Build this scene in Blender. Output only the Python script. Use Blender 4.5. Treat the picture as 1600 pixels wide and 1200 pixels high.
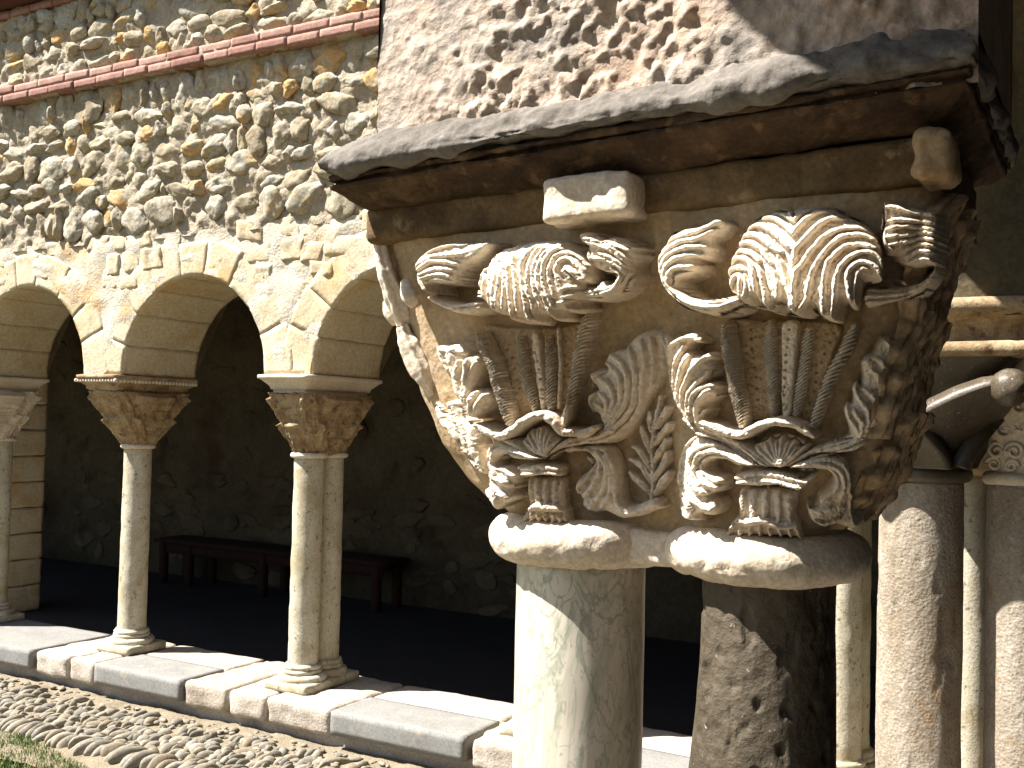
import bpy, math, random
import numpy as np
from math import radians, sin, cos, pi, sqrt, atan2
random.seed(7); RNG = np.random.default_rng(7)
S = bpy.context.scene
for o in list(bpy.data.objects): bpy.data.objects.remove(o)
COL = S.collection

# ------------------------------------------------------------------ camera
F = 1645.0; YAW = radians(29.6); PIT = radians(2.0); ROL = radians(1.4)
CAM = np.array([0.0, 0.0, 1.53])
fw = np.array([-sin(YAW)*cos(PIT), cos(YAW)*cos(PIT), sin(PIT)])
r0 = np.array([cos(YAW), sin(YAW), 0.0]); u0 = np.cross(r0, fw)
rt = r0*cos(ROL) + u0*sin(ROL); up = u0*cos(ROL) - r0*sin(ROL)
import mathutils
cd = bpy.data.cameras.new('camera'); cam = bpy.data.objects.new('camera', cd); COL.objects.link(cam)
cd.sensor_width = 36.0; cd.lens = 36.0*F/1600.0; cd.clip_start = 0.02; cd.clip_end = 500
M = mathutils.Matrix(((rt[0], up[0], -fw[0], CAM[0]), (rt[1], up[1], -fw[1], CAM[1]), (rt[2], up[2], -fw[2], CAM[2]), (0, 0, 0, 1)))
cam.matrix_world = M
S.camera = cam

# ------------------------------------------------------------------ light
SUN_AZ = radians(-126.0)      # direction towards the sun, from +Y clockwise
SUN_EL = radians(54.5)
w = bpy.data.worlds.new('World'); S.world = w; w.use_nodes = True
nt = w.node_tree; bg = nt.nodes['Background']
sky = nt.nodes.new('ShaderNodeTexSky'); sky.sky_type = 'NISHITA'; sky.sun_disc = False
sky.sun_elevation = SUN_EL; sky.sun_rotation = SUN_AZ
nt.links.new(sky.outputs[0], bg.inputs[0]); bg.inputs[1].default_value = 0.05
sl = bpy.data.lights.new('sun', 'SUN'); sl.energy = 5.0; sl.angle = radians(0.5); sl.color = (1.0, 0.955, 0.90)
so = bpy.data.objects.new('sun', sl); COL.objects.link(so)
sd = mathutils.Vector((sin(SUN_AZ)*cos(SUN_EL), cos(SUN_AZ)*cos(SUN_EL), sin(SUN_EL)))
so.rotation_euler = sd.to_track_quat('Z', 'Y').to_euler(); so.location = (-6, -4, 9)
S.view_settings.view_transform = 'Standard'; S.view_settings.look = 'None'
S.view_settings.gamma = 1.0; S.view_settings.use_curve_mapping = False
S.view_settings.exposure = 1.85
S.render.engine = 'CYCLES'
S.cycles.max_bounces = 10; S.cycles.diffuse_bounces = 6

# ------------------------------------------------------------------ helpers
def _h(i, j, k, s):
    n = (i*374761393 + j*668265263 + k*2147483647 + s*1274126177) & 0xFFFFFFFF
    n = ((n ^ (n >> 13))*1274126177) & 0xFFFFFFFF
    n = ((n ^ (n >> 16))*2246822519) & 0xFFFFFFFF
    return ((n ^ (n >> 15)) & 0xFFFFFF)/float(0xFFFFFF)
def vnoise(p, s=0):
    p = np.asarray(p, float); i = np.floor(p).astype(np.int64); f = p - i; f = f*f*(3 - 2*f)
    x, y, z = i[:, 0], i[:, 1], i[:, 2]; fx, fy, fz = f[:, 0], f[:, 1], f[:, 2]
    c = lambda a, b, d: _h(x+a, y+b, z+d, s)
    x00 = c(0,0,0)*(1-fx)+c(1,0,0)*fx; x10 = c(0,1,0)*(1-fx)+c(1,1,0)*fx
    x01 = c(0,0,1)*(1-fx)+c(1,0,1)*fx; x11 = c(0,1,1)*(1-fx)+c(1,1,1)*fx
    return ((x00*(1-fy)+x10*fy)*(1-fz) + (x01*(1-fy)+x11*fy)*fz)*2 - 1
def fbm(p, freq, octv=3, s=0, gain=0.5):
    p = np.asarray(p, float); a = 1.0; o = np.zeros(len(p))
    for k in range(octv):
        o += a*vnoise(p*freq + 17.3*k, s+k); a *= gain; freq *= 2.03
    return o
def sstep(a, b, x):
    t = np.clip((x-a)/(b-a), 0, 1); return t*t*(3-2*t)

def mesh(name, V, Fc, mat=None, smooth=True):
    me = bpy.data.meshes.new(name); V = np.asarray(V, float)
    if isinstance(Fc, np.ndarray):
        n = Fc.shape[1]; me.vertices.add(len(V)); me.vertices.foreach_set('co', V.ravel())
        me.loops.add(Fc.size); me.loops.foreach_set('vertex_index', Fc.ravel().astype(np.int32))
        me.polygons.add(len(Fc)); me.polygons.foreach_set('loop_start', np.arange(0, Fc.size, n, dtype=np.int32))
        me.polygons.foreach_set('loop_total', np.full(len(Fc), n, np.int32)); me.update(calc_edges=True)
    else:
        me.from_pydata(V.tolist(), [], Fc)
    me.validate()
    if smooth: me.polygons.foreach_set('use_smooth', np.ones(len(me.polygons), bool))
    if mat: me.materials.append(mat)
    return me
def org(o):
    p = np.zeros(3)
    while o is not None: p = p + np.array(o.location); o = o.parent
    return p
def obj(name, V, Fc, mat, parent=None, smooth=True, loc=None):
    """a mesh given in place (world metres), stored relative to its parent / its own base"""
    V = np.asarray(V, float); b = org(parent)
    l = np.zeros(3) if loc is None else np.asarray(loc, float) - b
    o = bpy.data.objects.new(name, mesh(name, V - b - l, Fc, mat, smooth)); o.location = l
    if parent is not None: o.parent = parent
    COL.objects.link(o); return o
def inst(name, me, parent, loc, rot=(0,0,0), scale=(1,1,1)):
    o = bpy.data.objects.new(name, me); o.parent = parent; o.location = np.asarray(loc) - org(parent)
    o.rotation_euler = rot; o.scale = scale; COL.objects.link(o); return o
def tag(o, label=None, cat=None, group=None, kind=None):
    for k, v in (('label', label), ('category', cat), ('group', group), ('kind', kind)):
        if v: o[k] = v
    return o
def thing(name, label, cat, loc, group=None):
    o = bpy.data.objects.new(name, None); o.location = loc; o.empty_display_size = 0.1; COL.objects.link(o)
    return tag(o, label, cat, group, 'thing')
def grid_faces(nu, nv, closed=False):
    i = np.arange(nv-1)[:, None]; j = np.arange(nu if closed else nu-1)[None, :]; j2 = (j+1) % nu
    return np.stack(np.broadcast_arrays(i*nu+j, i*nu+j2, (i+1)*nu+j2, (i+1)*nu+j), -1).reshape(-1, 4)
def normals(V, Fq):
    a, b, c, d = (V[Fq[:, k]] for k in range(4)); n = np.cross(c-a, d-b); N = np.zeros_like(V)
    for k in range(4): np.add.at(N, Fq[:, k], n)
    return N/np.maximum(np.linalg.norm(N, axis=1), 1e-12)[:, None]
def merge(parts):
    Vs, Fs, n = [], [], 0
    for V, Fq in parts: Vs.append(V); Fs.append(np.asarray(Fq)+n); n += len(V)
    return np.concatenate(Vs), np.concatenate(Fs)
def loft(rings, cap=True):
    """rings: list of (n,3) closed rings -> quads (caps are degenerate-free fans of quads through a centre)"""
    n = len(rings[0]); V = np.concatenate(rings); Fq = grid_faces(n, len(rings), True)
    if cap:
        extra = []; base = len(V)
        for ri in (0, len(rings)-1):
            c = rings[ri].mean(0); half = (rings[ri]+c)/2; extra.append(np.vstack([half, c[None]]))
        V = np.vstack([V]+extra); L = [Fq]
        for q, ri in enumerate((0, len(rings)-1)):
            o = base + q*(n+1); j = np.arange(n); j2 = (j+1) % n
            L.append(np.stack([ri*n+j, ri*n+j2, o+j2, o+j], 1))
            j = np.arange(0, n, 2); L.append(np.stack([o+j, o+(j+1) % n, o+(j+2) % n, np.full(len(j), o+n)], 1))
        Fq = np.concatenate(L)
    return V, Fq
def sring(cx, cy, z, hx, hy, e=2.0, n=64):
    t = np.linspace(0, 2*pi, n, endpoint=False); c, s = np.cos(t), np.sin(t)
    x = np.sign(c)*np.abs(c)**(2/e); y = np.sign(s)*np.abs(s)**(2/e)
    return np.stack([cx+hx*x, cy+hy*y, np.full(n, z)], 1)
def rough(V, Fq, amp, freq, octv=3, s=0):
    return V + normals(V, Fq)*(amp*fbm(V, freq, octv, s))[:, None]
def box_surf(h, step, cap=40):
    """surface points of a box of half sizes h as welded quads"""
    n = [max(2, min(cap, int(round(2*a/step)))) for a in h]
    idx = {}; V = []; Fs = []
    def vid(p):
        k = tuple(p)
        if k not in idx: idx[k] = len(V); V.append([-h[a] + 2*h[a]*p[a]/n[a] for a in range(3)])
        return idx[k]
    for ax in range(3):
        a, b = [(1, 2), (2, 0), (0, 1)][ax]
        for side in (0, n[ax]):
            for i in range(n[a]):
                for j in range(n[b]):
                    q = []
                    for di, dj in ((0,0),(1,0),(1,1),(0,1)):
                        p = [0,0,0]; p[ax] = side; p[a] = i+di; p[b] = j+dj; q.append(vid(p))
                    Fs.append(q if side else q[::-1])
    return np.array(V), np.array(Fs)
def rbox(c, h, r=0.01, step=0.03, amp=0.003, freq=18, s=0, cap=40):
    h = np.asarray(h, float); V, Fq = box_surf(h, step, cap); r = min(r, h.min()*0.9)
    q = np.clip(V, -(h-r), h-r); d = V-q; L = np.linalg.norm(d, axis=1); L[L == 0] = 1
    V = q + d/L[:, None]*r + np.asarray(c)
    if amp: V = rough(V, Fq, amp, freq, 3, s)
    return V, Fq

# ------------------------------------------------------------------ materials
def stone(name, cols, scale=6.0, bump=0.5, fine=90.0, rough_=0.92, spots=None, rnd=0.0, streak=None, spec=0.25, big=1.3, bdist=0.004):
    m = bpy.data.materials.new(name); m.use_nodes = True; t = m.node_tree; N = t.nodes; L = t.links
    b = N['Principled BSDF']; b.inputs['Roughness'].default_value = rough_
    b.inputs['Specular IOR Level'].default_value = spec
    g = N.new('ShaderNodeNewGeometry'); pos = g.outputs['Position']
    if streak:
        mp = N.new('ShaderNodeMapping'); mp.inputs['Scale'].default_value = streak; L.new(pos, mp.inputs[0]); cpos = mp.outputs[0]
    else: cpos = pos
    def noise(p, sc, det=6, ro=0.6, dist=0.0):
        n = N.new('ShaderNodeTexNoise'); L.new(p, n.inputs['Vector']); n.inputs['Scale'].default_value = sc
        n.inputs['Detail'].default_value = det; n.inputs['Roughness'].default_value = ro; n.inputs['Distortion'].default_value = dist
        return n.outputs[0]
    n1 = noise(cpos, scale, 8, 0.65, 0.4)
    fac = n1
    if rnd:
        oi = N.new('ShaderNodeObjectInfo'); a = N.new('ShaderNodeMath'); a.operation = 'MULTIPLY_ADD'
        L.new(oi.outputs['Random'], a.inputs[0]); a.inputs[1].default_value = rnd; a.inputs[2].default_value = -rnd/2
        a2 = N.new('ShaderNodeMath'); a2.operation = 'ADD'; L.new(n1, a2.inputs[0]); L.new(a.outputs[0], a2.inputs[1]); fac = a2.outputs[0]
    cr = N.new('ShaderNodeValToRGB'); L.new(fac, cr.inputs[0]); e = cr.color_ramp.elements
    ps = [0.22 + 0.56*i/(len(cols)-1) for i in range(len(cols))]
    e[0].position = ps[0]; e[0].color = (*cols[0], 1); e[1].position = ps[-1]; e[1].color = (*cols[-1], 1)
    for p, c in list(zip(ps, cols))[1:-1]: q = e.new(p); q.color = (*c, 1)
    col = cr.outputs[0]
    n2 = noise(pos, fine, 4, 0.7)
    mr = N.new('ShaderNodeMapRange'); L.new(n2, mr.inputs[0]); mr.inputs[1].default_value = 0.3; mr.inputs[2].default_value = 0.7
    mr.inputs[3].default_value = 0.72; mr.inputs[4].default_value = 1.18
    mx = N.new('ShaderNodeMixRGB'); mx.blend_type = 'MULTIPLY'; mx.inputs[0].default_value = 1
    L.new(col, mx.inputs[1]); L.new(mr.outputs[0], mx.inputs[2]); col = mx.outputs[0]
    for k, (sc, lo, hi, c, amt) in enumerate(spots or []):
        n = noise(pos, sc, 6, 0.62, 0.3)
        r = N.new('ShaderNodeMapRange'); L.new(n, r.inputs[0]); r.inputs[1].default_value = lo; r.inputs[2].default_value = hi
        r.inputs[3].default_value = 0; r.inputs[4].default_value = amt
        q = N.new('ShaderNodeMixRGB'); L.new(r.outputs[0], q.inputs[0]); L.new(col, q.inputs[1]); q.inputs[2].default_value = (*c, 1); col = q.outputs[0]
    L.new(col, b.inputs['Base Color'])
    # relief: broad pitting plus grain
    n3 = noise(pos, fine*0.35, 8, 0.7)
    vo = N.new('ShaderNodeTexVoronoi'); L.new(pos, vo.inputs['Vector']); vo.inputs['Scale'].default_value = fine*1.1
    ad = N.new('ShaderNodeMath'); ad.operation = 'MULTIPLY_ADD'; L.new(vo.outputs[0], ad.inputs[0]); ad.inputs[1].default_value = 0.25; L.new(n3, ad.inputs[2])
    bp = N.new('ShaderNodeBump'); bp.inputs['Strength'].default_value = bump; bp.inputs['Distance'].default_value = bdist
    L.new(ad.outputs[0], bp.inputs['Height']); L.new(bp.outputs[0], b.inputs['Normal'])
    return m

M_CAP = stone('carved_limestone', [(.44,.34,.22),(.60,.50,.37),(.69,.60,.475),(.75,.68,.57)], 7, 0.55, 130,
    spots=[(9, .60, .76, (.30,.18,.08), .5), (45, .65, .75, (.14,.09,.05), .6)])
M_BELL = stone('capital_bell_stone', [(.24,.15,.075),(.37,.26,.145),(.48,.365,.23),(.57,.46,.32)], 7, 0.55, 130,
    spots=[(7, .54, .74, (.24,.145,.065), .6), (38, .66, .74, (.10,.06,.04), .6)])  # same stone as the carving, darkened for ochre stain and shade behind leaves
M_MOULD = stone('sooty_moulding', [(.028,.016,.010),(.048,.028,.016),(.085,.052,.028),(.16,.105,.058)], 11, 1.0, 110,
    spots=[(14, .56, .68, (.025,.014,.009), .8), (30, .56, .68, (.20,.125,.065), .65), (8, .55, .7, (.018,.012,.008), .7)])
M_STAIN = stone('stained_abacus', [(.075,.045,.02),(.13,.08,.036),(.21,.135,.065),(.30,.205,.11)], 8, 0.8, 120, spots=[(10, .52, .68, (.05,.03,.015), .7), (30, .62, .72, (.38,.28,.17), .5)])
M_SLAB = stone('grey_weathered_slab', [(.085,.074,.062),(.125,.11,.093),(.165,.146,.125),(.21,.19,.165)], 12, 0.8, 110,
    spots=[(25, .60, .72, (.06,.05,.04), .7), (60, .62, .72, (.27,.25,.23), .5)])
M_PLASTER = stone('old_lime_render', [(.36,.235,.16),(.43,.31,.225),(.46,.365,.285),(.37,.32,.265),(.26,.235,.20)], 5.5, 1.0, 75,
    spots=[(6, .52, .62, (.20,.18,.155), .8), (34, .60, .72, (.14,.115,.09), .7), (4.5, .56, .66, (.44,.26,.16), .75), (22, .62, .72, (.60,.55,.48), .7)], bdist=0.008)
M_MORTAR = stone('rubble_mortar', [(.26,.215,.15),(.34,.285,.205),(.39,.335,.245)], 5, 1.0, 60, spots=[(10, .55, .7, (.24,.20,.14), .6)], bdist=0.01)
M_RUB = stone('rubble_stone', [(.24,.195,.125),(.31,.26,.175),(.37,.32,.225),(.28,.24,.165),(.40,.36,.285),(.29,.265,.205),(.37,.30,.18),(.44,.27,.11)], 7, 1.0, 38, rnd=0.6,
    spots=[(22, .55, .68, (.17,.15,.11), .65), (50, .62, .72, (.5,.48,.40), .5)], bdist=0.008)
M_ASH = stone('ashlar_limestone', [(.38,.28,.15),(.46,.37,.235),(.50,.43,.30),(.52,.46,.35)], 4, 0.7, 55, rnd=0.12,
    spots=[(2.6, .54, .66, (.44,.27,.10), .7), (18, .62, .72, (.30,.24,.16), .5)], bdist=0.006)
M_ASHM = stone('ashlar_mortar', [(.40,.35,.26),(.48,.43,.34),(.52,.48,.40)], 6, 1.0, 60, spots=[(2.4, .54, .66, (.45,.28,.11), .7)], bdist=0.008)
M_BRICK = stone('red_brick', [(.21,.105,.08),(.28,.15,.115),(.34,.205,.16)], 14, 0.6, 80, rnd=0.5, spots=[(30, .60, .72, (.46,.33,.25), .6)])
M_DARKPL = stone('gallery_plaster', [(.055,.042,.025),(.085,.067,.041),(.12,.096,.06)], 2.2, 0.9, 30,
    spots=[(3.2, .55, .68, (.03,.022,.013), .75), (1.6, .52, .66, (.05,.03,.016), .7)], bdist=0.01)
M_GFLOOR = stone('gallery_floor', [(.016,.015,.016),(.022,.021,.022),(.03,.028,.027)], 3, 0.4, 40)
M_GRAYSL = stone('slate_slab', [(.155,.152,.14),(.195,.19,.174),(.23,.222,.203)], 5, 0.25, 80, rough_=0.75, spots=[(9, .6, .72, (.42,.33,.24), .4)])
M_LEDGE = stone('ledge_limestone', [(.29,.235,.18),(.37,.32,.26),(.44,.40,.335)], 7, 0.9, 70, rnd=0.3, spots=[(16, .58, .7, (.27,.22,.17), .6)], bdist=0.006)
M_SHAFT = stone('weathered_shaft', [(.31,.27,.18),(.41,.37,.27),(.48,.44,.34),(.52,.48,.40)], 6, 0.6, 90, streak=(1,1,.35),
    spots=[(28, .59, .66, (.11,.085,.05), .8), (5, .50, .66, (.27,.215,.115), .7), (60, .62, .68, (.07,.055,.035), .7)])
M_OLDCAP = stone('dark_carved_capital', [(.13,.075,.035),(.24,.16,.085),(.36,.27,.16),(.48,.38,.25)], 14, 0.7, 110, spots=[(20, .56, .68, (.07,.04,.02), .8)])
M_ABAC = stone('pale_abacus', [(.44,.35,.24),(.56,.48,.37),(.62,.56,.47)], 7, 0.4, 90, spots=[(14, .62, .72, (.30,.19,.10), .6)])
M_DARKSH = stone('dark_pitted_shaft', [(.034,.025,.015),(.06,.046,.029),(.09,.071,.046),(.13,.105,.072)], 9, 1.2, 45, rough_=0.62, streak=(1,1,.22), spec=0.3,
    spots=[(70, .66, .72, (.5,.46,.40), .7), (40, .68, .73, (.03,.02,.015), .9)], bdist=0.008)
M_WORN = stone('worn_pink_shaft', [(.17,.13,.085),(.25,.205,.15),(.32,.275,.215),(.37,.325,.265)], 9, 1.0, 85, streak=(1,1,.28),
    spots=[(10, .54, .68, (.24,.15,.07), .65), (50, .60, .68, (.12,.09,.06), .7), (24, .60, .7, (.44,.40,.34), .6)], bdist=0.008)
M_SMOOTHCAP = stone('smooth_dark_capital', [(.045,.033,.020),(.07,.053,.032),(.10,.078,.05)], 8, 0.5, 110, rough_=0.45, spec=0.5, spots=[(70, .64, .7, (.5,.45,.38), .6)])
M_DIRT = stone('trodden_earth', [(.15,.12,.078),(.195,.16,.108),(.24,.20,.14)], 5, 1.0, 70, spots=[(18, .58, .7, (.24,.21,.15), .6)], bdist=0.01)
M_LAWN = stone('lawn', [(.045,.042,.014),(.075,.068,.025),(.11,.095,.04)], 3, 1.0, 60, bdist=.01)
M_DARKST = stone('shaded_springer_stone', [(.05,.04,.022),(.085,.066,.036),(.12,.095,.055)], 5, 0.8, 60, spots=[(7, .55, .7, (.035,.035,.032), .8)], bdist=.006)  # shade under the second arch is put into this stone colour
M_COB = stone('river_cobble', [(.155,.142,.112),(.20,.175,.13),(.235,.205,.15),(.175,.162,.135),(.21,.185,.14),(.28,.255,.205),(.20,.165,.115)], 9, 0.6, 70, rnd=0.8, rough_=0.75, spots=[(40, .64, .72, (.5,.47,.42), .5)])
M_WOOD = stone('dark_bench_wood', [(.015,.0055,.0035),(.023,.009,.005),(.03,.012,.007)], 6, 0.3, 60, streak=(.3,1,1))
M_BEAM = stone('roof_timber', [(.05,.035,.022),(.08,.055,.035)], 6, 0.3, 60)
M_TILE = stone('roof_tile', [(.06,.02,.013),(.09,.032,.02)], 8, 0.4, 60)

def marble(name):
    m = bpy.data.materials.new(name); m.use_nodes = True; t = m.node_tree; N = t.nodes; L = t.links
    b = N['Principled BSDF']; b.inputs['Roughness'].default_value = 0.32; b.inputs['Specular IOR Level'].default_value = 0.5
    g = N.new('ShaderNodeNewGeometry'); mp = N.new('ShaderNodeMapping'); mp.inputs['Scale'].default_value = (1, 1, .42)
    mp.inputs['Rotation'].default_value = (0.25, 0.35, 0); L.new(g.outputs['Position'], mp.inputs[0])
    def veins(sc, dist, lo, hi, seed):
        n = N.new('ShaderNodeTexNoise'); n.inputs['Scale'].default_value = sc; n.inputs['Detail'].default_value = 7; n.inputs['Roughness'].default_value = .55; n.inputs['Distortion'].default_value = dist
        ad = N.new('ShaderNodeVectorMath'); ad.operation = 'ADD'; L.new(mp.outputs[0], ad.inputs[0]); ad.inputs[1].default_value = (seed, 0, 0); L.new(ad.outputs[0], n.inputs['Vector'])
        s = N.new('ShaderNodeMath'); s.operation = 'SUBTRACT'; L.new(n.outputs[0], s.inputs[0]); s.inputs[1].default_value = .5
        a = N.new('ShaderNodeMath'); a.operation = 'ABSOLUTE'; L.new(s.outputs[0], a.inputs[0])
        r = N.new('ShaderNodeMapRange'); L.new(a.outputs[0], r.inputs[0]); r.inputs[1].default_value = lo; r.inputs[2].default_value = hi; r.inputs[3].default_value = 1; r.inputs[4].default_value = 0
        return r.outputs[0]
    base = N.new('ShaderNodeTexNoise'); base.inputs['Scale'].default_value = 9; base.inputs['Detail'].default_value = 5; L.new(mp.outputs[0], base.inputs['Vector'])
    cr = N.new('ShaderNodeValToRGB'); L.new(base.outputs[0], cr.inputs[0]); e = cr.color_ramp.elements
    e[0].position = .3; e[0].color = (.52, .47, .37, 1); e[1].position = .7; e[1].color = (.66, .60, .51, 1)
    col = cr.outputs[0]
    for sc, d, lo, hi, sd_, c, amt in ((11, 2.6, .0, .035, 3.1, (.20,.24,.18), .7), (24, 2.0, .0, .022, 9.7, (.16,.19,.14), .6), (6, 3.0, .0, .06, 5.5, (.32,.33,.25), .5)):
        v = veins(sc, d, lo, hi, sd_); mu = N.new('ShaderNodeMath'); mu.operation = 'MULTIPLY'; L.new(v, mu.inputs[0]); mu.inputs[1].default_value = amt
        q = N.new('ShaderNodeMixRGB'); L.new(mu.outputs[0], q.inputs[0]); L.new(col, q.inputs[1]); q.inputs[2].default_value = (*c, 1); col = q.outputs[0]
    L.new(col, b.inputs['Base Color']); return m
M_MARBLE = marble('green_veined_marble')
mg = bpy.data.materials.new('grass_blade'); mg.use_nodes = True
gb = mg.node_tree.nodes['Principled BSDF']; gb.inputs['Roughness'].default_value = .7
gn = mg.node_tree.nodes.new('ShaderNodeTexNoise'); gn.inputs['Scale'].default_value = 14
gg = mg.node_tree.nodes.new('ShaderNodeNewGeometry'); mg.node_tree.links.new(gg.outputs['Position'], gn.inputs['Vector'])
gr = mg.node_tree.nodes.new('ShaderNodeValToRGB'); gr.color_ramp.elements[0].position = .35; gr.color_ramp.elements[1].position = .65
gr.color_ramp.elements[0].color = (.06, .13, .022, 1); gr.color_ramp.elements[1].color = (.17, .19, .05, 1)
mg.node_tree.links.new(gn.outputs[0], gr.inputs[0]); mg.node_tree.links.new(gr.outputs[0], gb.inputs['Base Color'])

# ------------------------------------------------------------------ setting: ground, floors
def sheet(name, x0, x1, y0, y1, z, mat, step=None, amp=0, freq=6, s=0):
    nx = 2 if not step else int((x1-x0)/step)+2; ny = 2 if not step else int((y1-y0)/step)+2
    X, Y = np.meshgrid(np.linspace(x0, x1, nx), np.linspace(y0, y1, ny)); V = np.stack([X.ravel(), Y.ravel(), np.full(X.size, z)], 1)
    if amp: V[:, 2] += amp*fbm(V, freq, 4, s)
    return obj(name, V, grid_faces(nx, ny), mat)
tag(sheet('garden_lawn', -60, -.98, -60, 3.35, -.215, M_LAWN), 'lawn of the cloister garden', kind='structure')
tag(sheet('verge_earth', -7.6, -1.0, 3.35, 4.42, -.195, M_DIRT, .02, .012, 9, 3), 'bare sandy earth between cobbles and ledge', kind='structure')
tag(sheet('garden_ground', -60, -7.6, 3.35, 4.42, -.20, M_DIRT), 'earth of the cloister garden further along the ledge', kind='structure')
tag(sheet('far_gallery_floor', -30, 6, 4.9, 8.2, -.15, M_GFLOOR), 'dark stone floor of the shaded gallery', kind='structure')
tag(sheet('near_gallery_floor', -.3, 6, -30, 4.9, -.146, M_GFLOOR), 'stone floor of the near gallery', kind='structure')

# ------------------------------------------------------------------ far arcade wall
WY0, WY1 = 4.45, 5.05; SPR = 1.757; RAD = .585
ACX = [-10.79, -9.27, -7.75, -6.23, -4.71, -3.19, -1.67]
aw = thing('arcade_wall', 'sunlit rubble wall with brick string course carried on round stone arches', 'wall', (-4.7, 4.75, SPR))
def face_with_arches(y, rad, ztop, x0, x1, step):
    """front sheet above the springing with round openings, fine enough to be roughened"""
    Vs, Fs = [], []; n = 0
    xs = [x0]
    for c in ACX: xs += [c-rad, c+rad]
    xs.append(x1)
    out = []
    for k in range(len(xs)-1):
        a, b = xs[k], xs[k+1]
        m = max(2, int((b-a)/step)); xx = np.linspace(a, b, m+1)
        if k % 2 == 1:
            th = np.linspace(pi, 0, m+1); c = (a+b)/2; xx = c + rad*np.cos(th); zb = SPR + rad*np.sin(th)
        else: zb = np.full(m+1, SPR)
        nz = max(2, int((ztop-SPR)/step)); tt = np.linspace(0, 1, nz+1)[:, None]
        Z = zb[None]*(1-tt) + ztop*tt; X = np.broadcast_to(xx[None], Z.shape)
        V = np.stack([X.ravel(), np.full(Z.size, y), Z.ravel()], 1); out.append((V, grid_faces(m+1, nz+1)))
    return merge(out)
V, Fq = face_with_arches(WY0, RAD+.012, 2.61, -12, 0, .03)
V[:, 1] -= .012*fbm(V, 9, 5, 11); obj('spandrel_masonry', V, Fq, M_ASHM, aw)
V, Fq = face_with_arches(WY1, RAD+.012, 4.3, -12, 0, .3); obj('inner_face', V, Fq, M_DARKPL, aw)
def wsheet(name, x0, x1, z0, z1, y, mat, step, amp, s):
    nx = int((x1-x0)/step)+2; nz = int((z1-z0)/step)+2
    X, Z = np.meshgrid(np.linspace(x0, x1, nx), np.linspace(z0, z1, nz)); V = np.stack([X.ravel(), np.full(X.size, y), Z.ravel()], 1)
    V[:, 1] -= amp*fbm(V, 9, 4, s) + amp*.6*fbm(V, 30, 2, s+9)
    return obj(name, V, grid_faces(nx, nz), mat, aw)
wsheet('rubble_mortar', -7.4, -2.6, 2.58, 4.26, WY0+.002, M_MORTAR, .014, .020, 21)
wsheet('rubble_mortar', -12, -7.4, 2.58, 4.26, WY0+.008, M_MORTAR, .06, .016, 21)
wsheet('rubble_mortar', -2.6, 0, 2.58, 4.26, WY0+.008, M_MORTAR, .06, .016, 21)
# arch stones: full-depth wedges, uneven lengths
def wedge(cx, a0, a1, r_in, r_out, y0, y1, s):
    h = np.array([(a1-a0)/2*r_in, (r_out-r_in)/2, (y1-y0)/2]); V, Fq = rbox((0,0,0), h*[1,1,1], .0022, .026, 0, cap=26)
    am = (a0+a1)/2; A = am - V[:, 0]/r_in; R = (r_in+r_out)/2 + V[:, 1]
    W = np.stack([cx + R*np.cos(A), (y0+y1)/2 + V[:, 2], SPR + R*np.sin(A)], 1)
    return rough(W, Fq, .0035, 16, 3, s), Fq
k = 0
for c in ACX:
    n = 9; ed = np.linspace(0, pi, n+1) + np.r_[0, RNG.uniform(-.05, .05, n-1), 0]
    for i in range(n):
        ro = RAD + RNG.uniform(.20, .245)
        V, Fq = wedge(c, ed[i]+.0008, ed[i+1]-.0008, RAD, ro, WY0-.002-RNG.uniform(0, .003), WY1+.004, k); k += 1
        obj('voussoir', V, Fq, M_ASH, aw)
# small spandrel blocks and the irregular course under the rubble
blocks = []
for pc in [a+.76 for a in ACX[1:]]:
    z = SPR+.03
    while z < 2.58:
        zz = min(z-SPR, RAD); half = .76 - sqrt(max(RAD**2-zz**2, 0)) - (.20 if zz < RAD*.98 else .1)
        hgt = RNG.uniform(.09, .15)
        if half > .04:
            x = -half
            while x < half-.05:
                wd = min(RNG.uniform(.12, .30), half-x)
                if RNG.random() < .72 and wd > .06: blocks.append((pc+x+wd/2, z+hgt/2+RNG.uniform(-.01,.01), wd/2-.008, hgt/2-.007))
                x += wd
        z += hgt
for i, (x, z, hx, hz) in enumerate(blocks):
    V, Fq = rbox((0, 0, 0), (hx, .03, hz), .006, .018, 0)
    a = RNG.uniform(-.12, .12); R = np.array([[cos(a),0,-sin(a)],[0,1,0],[sin(a),0,cos(a)]]); V = V*[1+RNG.uniform(-.1,.1),1,1]
    V[:, 0] += V[:, 2]*RNG.uniform(-.35, .35); V = V@R.T + [x, WY0+.031-RNG.uniform(0, .009), z]
    obj('block', rough(V, Fq, .009, 16, 4, 300+i), Fq, M_ASH, aw)
# brick string course, two rows
def bricks(z0, z1, yf, x0, x1, nm='brick'):
    x = x0; i = 0
    while x < x1:
        L = RNG.uniform(.20, .27); V, Fq = rbox((x+L/2, (yf+WY0)/2+.03, (z0+z1)/2+RNG.uniform(-.003,.003)), (L/2-.004, (WY0-yf)/2+.03, (z1-z0)/2-.003), .003, .02, .0025, 25, i, 14)
        V[:, 1] += RNG.uniform(-.006, .006); obj(nm, V, Fq, M_BRICK, aw); x += L; i += 1
bricks(3.575, 3.632, WY0-.078, -7.4, -2.6); bricks(3.632, 3.69, WY0-.070, -7.3, -2.6)
bricks(4.185, 4.235, WY0-.03, -7.4, -5.0)
V, Fq = merge([rbox((-10, WY0-.0, 3.63), (2.6, .055, .055), .01, .1, .002, 9), rbox((-1.3, WY0, 3.63), (1.3, .055, .055), .01, .1, .002, 9)]); obj('brick_course', V, Fq, M_BRICK, aw)
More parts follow.
